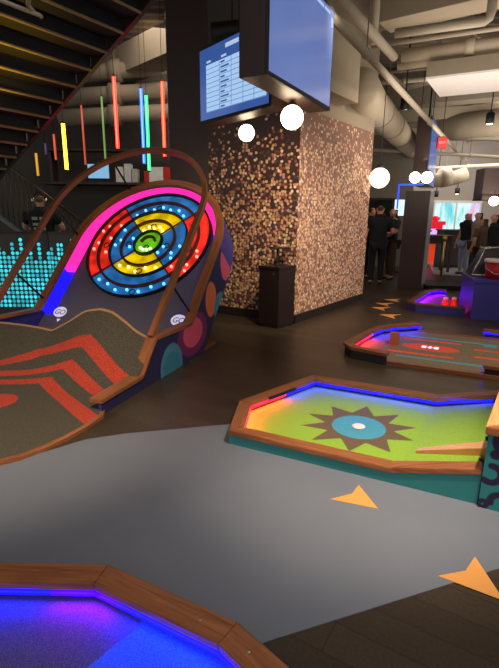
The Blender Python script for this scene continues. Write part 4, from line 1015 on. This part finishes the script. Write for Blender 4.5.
# rectangular duct on the mosaic wall with a round duct leaving it
wd = thing('wall_duct', 'beige box duct above the mosaic wall with a round duct leaving its far end', 'duct', (1.2, 7.0, 2.98))
WO = Vector((1.2, 7.0, 2.98)); q0 = Vector((.95, 6.63, 0)); q1 = Vector((1.56, 7.45, 0)); nn = Vector((-dR.y, dR.x, 0))
pp = [q0, q1, q1+nn*.36, q0+nn*.36]
prism('box_section', [(p-WO).to_2d()[:] for p in pp], .18, 1.1, BEIGE, wd)
dd = (q1-q0).normalized()
ra_ = gz(372, 104, 3.42); rb_ = gz(416, 152, 3.42)
bm = bmesh.new(); bm_tube(bm, [Vector((1.62, 7.62, 3.42))-WO, ra_-WO, ra_.lerp(rb_, .5)-WO, rb_-WO], .27, 20); frombm('round_section', bm, BEIGE, wd, True)
for i in range(5):
    c = ra_.lerp(rb_, .1+.2*i)-WO; d_ = (rb_-ra_).normalized(); bm = bmesh.new(); bm_tube(bm, [c-d_*.03, c+d_*.03], .28, 20); frombm('joint_band', bm, BEIGE_D, wd, True)
# left of screens: beige ceiling band and dark drum light
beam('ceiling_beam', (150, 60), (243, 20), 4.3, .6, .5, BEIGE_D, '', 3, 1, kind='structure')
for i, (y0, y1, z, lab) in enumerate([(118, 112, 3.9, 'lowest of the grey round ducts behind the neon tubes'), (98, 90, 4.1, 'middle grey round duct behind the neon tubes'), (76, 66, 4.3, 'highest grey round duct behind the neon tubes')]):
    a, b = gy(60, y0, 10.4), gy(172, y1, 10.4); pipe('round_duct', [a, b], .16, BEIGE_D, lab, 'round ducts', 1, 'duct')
tr = gy(232, 34, 5.9); o = thing('speaker_drum', 'black cylinder fixture behind the scoreboard screen top', 'fixture', tr)
bm = bmesh.new(); bm_tube(bm, [(-.22, 0, 0), (.22, -.05, .02)], .11, 16); frombm('drum_body', bm, BLACK, o, True); tube('hanger_rod', [(0, 0, .1), (0, 0, 5.0-tr.z)], .01, BLACK, o, 6)

# small ceiling spot lamps
def spot(px, py, Y, label, on=True):
    p = gy(px, py, Y); t = thing('ceiling_spot', label, 'spot lamp', p, 0, 'ceiling spots')
    lathe('can', [(.07, 0), (.085, .02), (.085, .2), (.05, .23)], BLACK, t, 16); lathe('lens', [(.055, -.004), (.06, .0), (.055, .004)], BULB if on else CHROME, t, 16); tube('stem', [(0, 0, .23), (0, 0, 5.0-p.z)], .014, BLACK, t, 6)
spot(404.5, 110, 9.7, 'black ceiling spot lamp left of the far display pole', False); spot(489.5, 124, 10.5, 'lit black ceiling spot lamp at the right edge')
spot(436, 197, 18.5, 'tiny far spot lamp above the window, left one', False); spot(457, 194, 18.5, 'tiny far spot lamp above the window, right one')
# exit sign
p = gy(441, 150, 11.8); ex = thing('exit_sign', 'small red lit exit sign hanging beyond the far display', 'sign', p)
box('sign_box', (0, 0, .16), (.23, .07, .26), RED, ex); box('sign_face', (0, -.037, .16), (.21, .008, .23), glow('exit_red', '#ff3a30', 1.1), ex); tube('hanger_rod', [(0, 0, .31), (0, 0, 5.0-p.z)], .01, BLACK, ex, 6)
textmesh('lettering', 'EXIT', .075, glow('exit_letters', '#ffd0c8', 1.0), ex, Matrix.Translation((0, -.043, .16)) @ Matrix.Rotation(PI/2, 4, 'X'), .001)
# dark hanging board at right edge
p = gy(488, 200, 13); o = thing('hanging_board', 'dark brown box board hanging at the right edge', 'board', (p.x+.25, 13, 1.95)); box('board_body', (0, 0, .42), (1.1, .5, .78), DARK, o); box('bottom_edge', (0, 0, .015), (1.12, .52, .03), BLACK, o); tube('hanger_pole', [(0, 0, .8), (0, 0, 3.05)], .03, BLACK, o)

# ------------------------------------------------------------------ far right hall
fwl = box('wall_far', (11.0, 20.6, 2.5), (16, .2, 5.0), plain('pale_far_wall', '#a0958a', .8, var=.06, scale=2), bevel=0); props(fwl, kind='structure')
def winmat():
    m, nt, b = newmat('coloured_street_window'); tc = N(nt, 'ShaderNodeTexCoord'); mp = N(nt, 'ShaderNodeMapping'); mp.inputs['Scale'].default_value = (1.6, 1, .35); nt.links.new(tc.outputs['Object'], mp.inputs['Vector'])
    nz = N(nt, 'ShaderNodeTexNoise'); nz.inputs['Scale'].default_value = 1.5; nz.inputs['Detail'].default_value = 4; nt.links.new(mp.outputs['Vector'], nz.inputs['Vector'])
    cr = N(nt, 'ShaderNodeValToRGB'); el = cr.color_ramp.elements; el[0].position = .34; el[0].color = lin('#4fb0d0'); el[1].position = .7; el[1].color = lin('#f0a0b8')
    for p_, c_h in ((.42, '#7fd8d8'), (.5, '#d8f2f2'), (.58, '#b8d8f0'), (.64, '#d8b0e0')): e = el.new(p_); e.color = lin(c_h)
    nt.links.new(nz.outputs['Fac'], cr.inputs['Fac']); nt.links.new(cr.outputs['Color'], b.inputs['Emission Color']); b.inputs['Emission Strength'].default_value = 1.15; b.inputs['Base Color'].default_value = lin('#303840'); b.inputs['Roughness'].default_value = .1
    return m
WM = winmat()
x0w, x1w = gy(433, 220, 20.4).x, gy(479, 220, 20.4).x; zt, zb = gy(455, 203, 20.4).z, gy(455, 250, 20.4).z
zb = max(zb, .1)
wn = thing('window_1', None, None, ((x0w+x1w)/2, 20.45, zb)); wn['kind'] = 'structure'
box('pane', (0, 0, (zt-zb)/2), (x1w-x0w, .04, zt-zb), WM, wn, bevel=0)
for f in (-.5, -.02, .5): box('mullion', (f*(x1w-x0w), -.04, (zt-zb)/2), (.06, .06, zt-zb), WHITE, wn)
box('window_rail', (0, -.04, (zt-zb)*.30), (x1w-x0w, .06, .05), BLACK, wn); box('window_frame', (0, -.04, zt-zb+.05), (x1w-x0w+.1, .08, .1), WHITE, wn)
pf = prism('trim_2', [(5.0, 12.6), (9.5, 11), (13, 20.4), (7.5, 20.4)], 0, .004, plain('pale_polished_floor', '#a9a6a8', .25, var=.05)); props(pf, kind='structure')
# low dark step behind the violet hole
a = gz(427, 290, 0); b = gz(466, 291, 0); d_ = (b-a).normalized(); n_ = Vector((-d_.y, d_.x, 0))
o = prism('low_platform', [a[:2], (b+d_*.3)[:2], (b+d_*.3+n_*.9)[:2], (a+n_*.9)[:2]], 0, .1, BLACK); props(o, 'low black floor platform behind the violet hole', 'platform')

# brown booth with light side and blue lit top edge
a = Vector((3.263, 10.2, 0)); b = Vector((3.70, 9.99, 0)); b2 = Vector((3.93, 10.35, 0)); a2 = a+(b2-b)
bo_ = (a+b)/2; bt = thing('photo_booth', 'tall dark brown booth with pale side and blue lit top edge, beside two standing men', 'booth', bo_)
prism('front_panel', [(p-bo_)[:2] for p in (a, b, b.lerp(b2, .15), a.lerp(a2, .15))], 0, 2.06, DARK, bt)
prism('booth_body', [(p-bo_)[:2] for p in (a.lerp(a2, .16), b.lerp(b2, .16), b2, a2)], 0, 2.04, plain('silver_grey_panel', '#9a98a0', .4, var=.05), bt)
tube('led_edge', [(a-bo_)+Vector((-.06, .3, 1.7)), (a-bo_)+Vector((-.06, .3, 2.2)), (b-bo_)+Vector((-.05, .3, 2.2))], .02, glow('royal_blue_edge', '#2540ff', 2.5), bt, 8)
# stray lit monitor left of the booth
p = gy(399, 208, 13); t = thing('wall_monitor', 'small bright monitor between the men and the booth', 'monitor', (p.x, 13, 0)); box('monitor_panel', (0, -.03, 1.75), (.26, .02, .42), glow('bright_cyan_white', '#cfeef5', 1.3), t); box('monitor_frame', (0, 0, 1.75), (.30, .04, .46), BLACK, t); box('stand', (0, 0, .75), (.06, .06, 1.5), BLACK, t); box('stand_foot', (0, 0, .015), (.4, .3, .03), BLACK, t)
# dark picture board and back partition behind the men
p0, p1 = gy(371, 215, 14.2), gy(391, 215, 14.2)
pw = box('wall_partition', ((p0.x+p1.x)/2-.1, 14.6, 1.9), (2.2, .15, 3.8), plain('dim_partition', '#7d7468', .8), bevel=0); props(pw, kind='structure')
t = thing('picture_board', 'dark picture board with faint green tint on wall behind the men', 'picture', ((p0.x+p1.x)/2, 14.45, 0)); box('board_frame', (0, 0, 1.42), (p1.x-p0.x+.25, .06, 1.25), BLACK, t)
box('picture_panel', (0, -.035, 1.42), (p1.x-p0.x+.15, .01, 1.15), patterned('dark_green_picture', '#1b2016', [], speck=.8, speck_scale=3, bump=0), t)

# red arcade machine, tables, stanchion
p = gz(433, 262, 0); ar = thing('arcade_machine', 'glowing red and orange arcade machine beside the booth', 'arcade machine', (p.x-.05, p.y, 0))
OR = glow('orange_cabinet', '#f04a20', .55, '#e04020'); RDG = glow('red_marquee', '#e81830', .7, '#c01020')
box('cabinet_base', (0, 0, .32), (.55, .6, .64), OR, ar); box('control_deck', (0, -.2, .68), (.6, .45, .08), BLACK, ar); box('cabinet_back', (0, .15, .98), (.5, .3, .58), RDG, ar); box('game_screen', (-.06, -.01, .98), (.26, .02, .26), glow('arcade_screen', '#c8a0ff', 1.4), ar); box('marquee', (0, .05, 1.3), (.56, .4, .12), RDG, ar); lathe('topper', [(.08, 0), (.13, .05), (.13, .12), (.04, .17)], RDG, ar, 16, (0, .05, 1.36))
p = gz(440, 283, 0); sn = thing('stanchion', 'slim brass barrier post on round base at the pale floor', 'post', p); lathe('base', [(.17, 0), (.17, .015), (.05, .04), (.03, .05)], BRASS, sn, 20); lathe('pole', [(.028, .05), (.028, 1.0)], BRASS, sn, 12); lathe('head', [(.045, 1.0), (.05, 1.03), (.05, 1.1), (.02, 1.12)], BRASS, sn, 12)
def hightable(p, w, d, h, label, mat):
    t = thing('bar_table', label, 'table', p); box('table_top', (0, 0, h-.025), (w, d, .05), mat, t); box('apron', (0, 0, h-.13), (w*.9, d*.9, .16), mat, t)
    for sx in (-1, 1):
        for sy in (-1, 1): box('leg', (sx*w*.42, sy*d*.4, (h-.2)/2), (.06, .06, h-.2), mat, t)
p = gz(431, 271, 0); hightable(Vector((p.x, p.y, 0)), .85, .7, 1.02, 'dark square table in front of the red arcade machine', DARK)
p = gz(457, 268, 0); bc = thing('bar_cabinet', 'black cabinet counter right of the brass post, below the bright window', 'counter', (p.x, p.y, 0)); box('cabinet_body', (0, .3, .55), (1.0, .6, 1.1), BLACK, bc); box('counter_top', (0, .3, 1.12), (1.08, .68, .04), DARK, bc); box('door_panel', (0, -.005, .55), (.8, .02, .9), DARK, bc)
p = gz(444, 268, 0); cs = thing('white_pedestal', 'narrow pale lit pedestal between the table and the black cabinet', 'pedestal', (p.x-.45, p.y+.8, 0)); box('column_panel', (0, 0, .55), (.16, .16, 1.0), glow('lit_white_pedestal', '#cfe8ee', .7), cs); box('foot', (0, 0, .025), (.5, .4, .05), WHITE, cs); box('top_plate', (0, 0, 1.08), (.4, .35, .05), DARK, cs)

# ------------------------------------------------------------------ people
SK = plain('skin', '#c08a6c', .6, var=.06)
def cl(c): return plain('cloth_'+c.strip('#'), c, .85, var=.15, scale=30)
def skinmesh(name, verts, edges, radii, mat, parent, lvl=1, root=0):
    me = bpy.data.meshes.new('sk'); me.from_pydata(verts, edges, []); ob = bpy.data.objects.new('sk', me); COL.objects.link(ob)
    sm = ob.modifiers.new('s', 'SKIN'); sm.use_smooth_shade = True
    for i, r in enumerate(radii):
        v = me.skin_vertices[0].data[i]; v.radius = r if isinstance(r, tuple) else (r, r); v.use_root = (i == root)
    ss = ob.modifiers.new('ss', 'SUBSURF'); ss.levels = lvl; ss.render_levels = lvl
    dg = bpy.context.evaluated_depsgraph_get(); m2 = bpy.data.meshes.new_from_object(ob.evaluated_get(dg)); m2.name = name
    bpy.data.objects.remove(ob)
    m2.materials.clear()
    o = link(name, m2, mat, parent, True); return o
def person(label, p, face, H=1.75, shirt='#16161c', pants='#15151a', shoes='#1c1c1e', hair='#3a2c22', arms=None, legs=None, hairlen=0, lean=0., sleeve=.72, extra=None, sx=1., back_print=None):
    """face = heading angle of the figure's front; local front is +y"""
    t = thing('person', label, 'person', p, face-PI/2); k = H/1.75
    V = []; R = []; E = []; ix = {}
    def add(n, co, r, par=None):
        ix[n] = len(V); V.append(tuple(c*k for c in co)); R.append(tuple(x*k for x in r) if isinstance(r, tuple) else r*k)
        if par: E.append((ix[par], ix[n]))
    L = lambda z: lean*max(0, z-.95)
    add('pelvis', (0, 0, .95), (.15*sx, .11)); add('waist', (0, L(1.1), 1.10), (.135*sx, .10), 'pelvis'); add('chest', (0, L(1.28)+.0, 1.28), (.155*sx, .115), 'waist'); add('upper', (0, L(1.41)-.01, 1.41), (.13*sx, .095), 'chest')
    add('neck', (0, L(1.5), 1.50), .056, 'upper'); add('jaw', (0, L(1.56)+.025, 1.565), (.062, .072), 'neck'); add('head', (0, L(1.64)+.012, 1.645), (.076, .096), 'jaw'); add('crown', (0, L(1.72), 1.715), (.055, .07), 'head')
    add('nose', (0, L(1.62)+.118, 1.622), .014, 'head')
    for s in (-1, 1): add('ear%d' % s, (s*.085, L(1.63), 1.625), .017, 'head')
    arms = arms or {}; legs = legs or {}
    for s in (-1, 1):
        A = arms.get(s, [(.25, -.02, 1.14), (.265, .08, .90), (.262, .11, .82)])
        add('sh%d' % s, (s*.185*sx, L(1.4), 1.405), .062, 'upper'); add('el%d' % s, (s*A[0][0], A[0][1], A[0][2]), .044, 'sh%d' % s); add('wr%d' % s, (s*A[1][0], A[1][1], A[1][2]), .028, 'el%d' % s); add('pa%d' % s, (s*A[2][0], A[2][1], A[2][2]), (.034, .02), 'wr%d' % s)
        dv = (Vector(A[2])-Vector(A[1])).normalized(); sdv = Vector((0, 1, 0)) if abs(dv.y) < .8 else Vector((0, 0, 1)); sdv = (sdv-dv*sdv.dot(dv)).normalized()
        for f in range(4):
            b_ = Vector(A[2])+dv*.03+sdv*(.024-.016*f); ln = (.06, .07, .066, .052)[f]
            add('f%d%d' % (s, f), (s*b_.x, b_.y, b_.z), .0085, 'pa%d' % s); c__ = b_+dv*ln+Vector((-.015, 0, 0)); add('g%d%d' % (s, f), (s*c__.x, c__.y, c__.z), .0075, 'f%d%d' % (s, f))
        b_ = Vector(A[1])+dv*.03+sdv*.04; add('th%d' % s, (s*b_.x, b_.y, b_.z), .010, 'wr%d' % s); c__ = b_+dv*.05+sdv*.012; add('tt%d' % s, (s*c__.x, c__.y, c__.z), .008, 'th%d' % s)
        G = legs.get(s, [(.10, .02, .50), (.105, -.02, .09), (.115, .12, .04)])
        add('hip%d' % s, (s*.09, 0, .90), .088, 'pelvis'); add('kn%d' % s, (s*G[0][0], G[0][1], G[0][2]), .06, 'hip%d' % s); add('an%d' % s, (s*G[1][0], G[1][1], G[1][2]), .04, 'kn%d' % s); add('to%d' % s, (s*G[2][0], G[2][1], G[2][2]), (.036, .028), 'an%d' % s)
    body = skinmesh('body', V, E, R, SK, t, 2, ix['pelvis'])
    def sub(name, names, edges, grow, mat, mod=None, root=0):
        vv = [V[ix[n]] if isinstance(n, str) else n[0] for n in names]; rr = []
        for n in names:
            r = R[ix[n]] if isinstance(n, str) else n[1]
            r = r if isinstance(r, tuple) else (r, r); rr.append(tuple(x*1.04+grow for x in r))
        return skinmesh(name, vv, edges, rr, mat, t, 2, root)
    def lerpv(a, b, f): return tuple(x+(y-x)*f for x, y in zip(V[ix[a]], V[ix[b]]))
    nm = [((0, 0, .80*k), (.16*sx*k, .125*k)), 'waist', 'chest', ((0, L(1.42)*k, 1.425*k), (.14*sx*k, .105*k)), ((0, L(1.48)*k, 1.478*k), (.105*k, .095*k)), ((0, L(1.54)*k, 1.55*k), (.062*k, .066*k))]; ed = [(0, 1), (1, 2), (2, 3), (3, 4), (4, 5)]
    for s in (-1, 1):
        b_ = len(nm); nm.append('sh%d' % s)
        if sleeve > .95: nm.append('el%d' % s); nm.append((lerpv('el%d' % s, 'wr%d' % s, .85), .034*k)); ed += [(3, b_), (b_, b_+1), (b_+1, b_+2)]
        else: nm.append((lerpv('sh%d' % s, 'el%d' % s, max(sleeve, .15)), .055*k)); ed += [(3, b_), (b_, b_+1)]
    sh_ = sub('shirt', nm, ed, .026*k, cl(shirt))
    if pants:
        nm = ['pelvis']; ed = []
        for s in (-1, 1):
            b_ = len(nm); nm += ['hip%d' % s, 'kn%d' % s, 'an%d' % s]; ed += [(0, b_), (b_, b_+1), (b_+1, b_+2)]
        sub('trousers', nm, ed, .017*k, cl(pants))
    sm_ = cl(shoes)
    for s in (-1, 1):
        an = Vector(V[ix['an%d' % s]]); to = Vector(V[ix['to%d' % s]])
        skinmesh('shoe', [(an.x, an.y-.04*k, .045*k+an.z-.09*k), (an.x, an.y+.05*k, .045*k+an.z-.09*k), (to.x, to.y+.01*k, .036*k+an.z-.09*k)], [(0, 1), (1, 2)], [(.04*k, .042*k), (.045*k, .04*k), (.042*k, .034*k)], sm_, t, 2)
    hd = Vector(V[ix['head']])
    hm = cl(hair); vs = [(hd.x, hd.y-.02*k, hd.z+.05*k), (hd.x, hd.y-.035*k, hd.z), (hd.x, hd.y-.045*k, hd.z-.05*k)]; rs = [(.082*k, .088*k), (.08*k, .075*k), (.06*k, .05*k)]
    if hairlen: vs += [(hd.x, hd.y-.07*k, hd.z-.14*k), (hd.x, hd.y-.09*k, hd.z-(.14+hairlen)*k)]; rs += [(.08*k, .05*k), (.07*k, .035*k)]
    skinmesh('hair', vs, [(i, i+1) for i in range(len(vs)-1)], rs, hm, t, 2)
    for s in (-1, 1):
        bm = bmesh.new(); bmesh.ops.create_icosphere(bm, subdivisions=1, radius=.010*k); frombm('eye', bm, WHITE if False else BLACK, t, True, (s*.032*k, hd.y+.088*k, hd.z+.005*k))
    return t, V, ix, k
pm = gz(374.5, 286, 0); pm.z = .02
person('man in plain black t-shirt and black trousers seen from behind, beside the mosaic wall', pm, math.radians(80), 1.78, '#111318', '#101014', '#201f20', '#4a3a2e', sx=1.15,
       arms={-1: [(.27, -.03, 1.14), (.28, .03, .92), (.28, .05, .84)], 1: [(.30, -.04, 1.16), (.20, .17, 1.05), (.12, .22, 1.06)]})
pm = gz(388.5, 280.5, 0); pm.z = .02
person('person in dark blue top behind the man in black, one forearm bent forward', pm, math.radians(190), 1.72, '#1a2038', '#4a3022', '#1c1c1e', '#241a16', hairlen=.1, arms={-1: [(.26, .05, 1.16), (.18, .30, 1.14), (.16, .37, 1.15)]})
pm = gz(366.5, 280.5, 0); pm.z = .02
person('person in dark clothes half hidden between the man in black and mosaic wall', pm, math.radians(20), 1.74, '#17141a', '#141216', '#1c1c1e', '#2a201c')
pm = gy(43, 234, 8.2)
tp, V_, ix_, k_ = person('person in black printed shirt and headphones seen from behind above the dot panel', (pm.x, 8.2, .02), math.radians(95), 1.86, '#141316', '#15151a', '#1c1c1e', '#6a4a32', sx=1.2,
       arms={-1: [(.30, .08, 1.2), (.24, .30, 1.12), (.20, .36, 1.12)], 1: [(.30, .08, 1.2), (.24, .30, 1.12), (.20, .36, 1.12)]})
hd = Vector(V_[ix_['head']])
bm = bmesh.new(); bm_tube(bm, [(hd.x+.105*math.cos(a_), hd.y-.01, hd.z+.0+.125*math.sin(a_)) for a_ in np.linspace(0, PI, 13)], .012, 8); hpn = frombm('headphones', bm, BLACK, tp, True)
for s in (-1, 1):
    bm = bmesh.new(); bm_tube(bm, [(hd.x+s*.085, hd.y-.01, hd.z-.01), (hd.x+s*.125, hd.y-.01, hd.z-.01)], .042, 14); frombm('ear_cup', bm, CHROME, hpn, True)
PRN = plain('pale_shirt_print', '#9a9a96', .8)
for dx, dz, w, h in ((-.06, 1.36, .09, .05), (.05, 1.36, .08, .05), (0, 1.27, .2, .04), (-.04, 1.2, .1, .04), (.07, 1.2, .06, .05)):
    box('shirt_print', (dx*1.06, -.142, dz*1.06), (w, .012, h), PRN, tp, bevel=.002)
# far group at the window and counter
for px, py, Y, H, lab, kw in [
    (469, 270, 12.5, 1.64, 'woman in black sleeveless top with blond hair standing before the bright window', dict(shirt='#15151a', pants='#8a94a8', hair='#8a6a48', hairlen=.16, face=200, sleeve=.15)),
    (479.5, 270, 11.6, 1.66, 'person in grey top with dark hair right of the woman in black', dict(shirt='#8a7a70', pants='#2a2a30', hair='#1a1412', hairlen=.12, face=170)),
    (486, 270, 10.8, 1.52, 'person with auburn hair in brown top between two dark haired people', dict(shirt='#5a4438', pants='#2a2420', hair='#4f3022', hairlen=.14, face=100)),
    (497, 270, 9.6, 1.62, 'person in black with long black hair at the right edge behind the hopper', dict(shirt='#121216', pants='#141418', hair='#0e0c0e', hairlen=.22, face=150, sleeve=1.))]:
    p = gy(px, 215, Y); fa = kw.pop('face'); person(lab, (p.x, Y, .02), math.radians(fa), H, **kw)

# ------------------------------------------------------------------ lights
w = bpy.data.worlds.new('world'); sc.world = w; w.use_nodes = True
bg = w.node_tree.nodes['Background']; bg.inputs['Color'].default_value = (.95, .90, .84, 1); bg.inputs['Strength'].default_value = .6
def area(p, target, size, energy, col=(1, .86, .68), spread=None, sy=None):
    l = bpy.data.lights.new('area_light', 'AREA'); l.energy = energy; l.color = col; l.size = size
    if sy: l.shape = 'RECTANGLE'; l.size_y = sy
    if spread: l.spread = spread
    o = bpy.data.objects.new('area_light', l); COL.objects.link(o); o.location = p
    o.rotation_euler = (Vector(target)-Vector(p)).to_track_quat('-Z', 'Y').to_euler()
    return o
def spotl(p, target, energy, ang, col=(1, .84, .62), blend=.6, r=.06):
    l = bpy.data.lights.new('spot_light', 'SPOT'); l.energy = energy; l.color = col; l.spot_size = math.radians(ang); l.spot_blend = blend; l.shadow_soft_size = r
    o = bpy.data.objects.new('spot_light', l); COL.objects.link(o); o.location = p
    o.rotation_euler = (Vector(target)-Vector(p)).to_track_quat('-Z', 'Y').to_euler()
    return o
spotl((1.3, 1.7, 3.8), (.8, 2.72, 0), 760, 40, blend=1.)             # sunburst hole
spotl((2.6, 3.4, 3.9), (2.2, 5.3, 0), 420, 50)                      # oval hole
spotl((-.8, 1.6, 3.2), (-1.9, 3.5, .1), 430, 58, blend=.9)           # ramp
spotl((1.6, 1.0, 3.6), (1.1, 2.4, 0), 110, 62, (.95, .97, 1), 1.0, .2)            # grey inlay
spotl((4.6, 4.6, 3.6), (1.5, 7.8, 1.2), 560, 60, (1, .82, .64), 1.0, .2)      # mosaic right side
spotl((.9, 4.4, 3.4), (-.1, 7.0, 1.1), 480, 64, (1, .82, .6), 1.0, .2)      # mosaic left side
area((3.5, 7.5, 2.6), (3.5, 9, 5), 3.0, 60, (1, .9, .78))            # added upward lamp, standing in for light bounced onto the ceiling
area((5.5, 11.5, 2.7), (5.6, 12.5, 5), 3.0, 70, (1, .9, .78))  # second added upward lamp for the ceiling bounce, farther back
area((8.0, 17.5, 4.6), (9.5, 20, 1.5), 4.0, 260, (1, .95, .9))       # far hall lights
area((8.5, 13, 4.6), (8.5, 14, 0), 4.0, 200, (1, .92, .82))
area((-1.2, 9.2, 4.6), (-2.5, 9.8, 0), 2.5, 110, (1, .85, .7))
spotl((-2.1, 4.3, 1.9), (-2.25, 4.5, 3.0), 85, 80, (1, .70, .06), 1.0, .03)   # added spot under the steps, standing in for the yellow tube's light
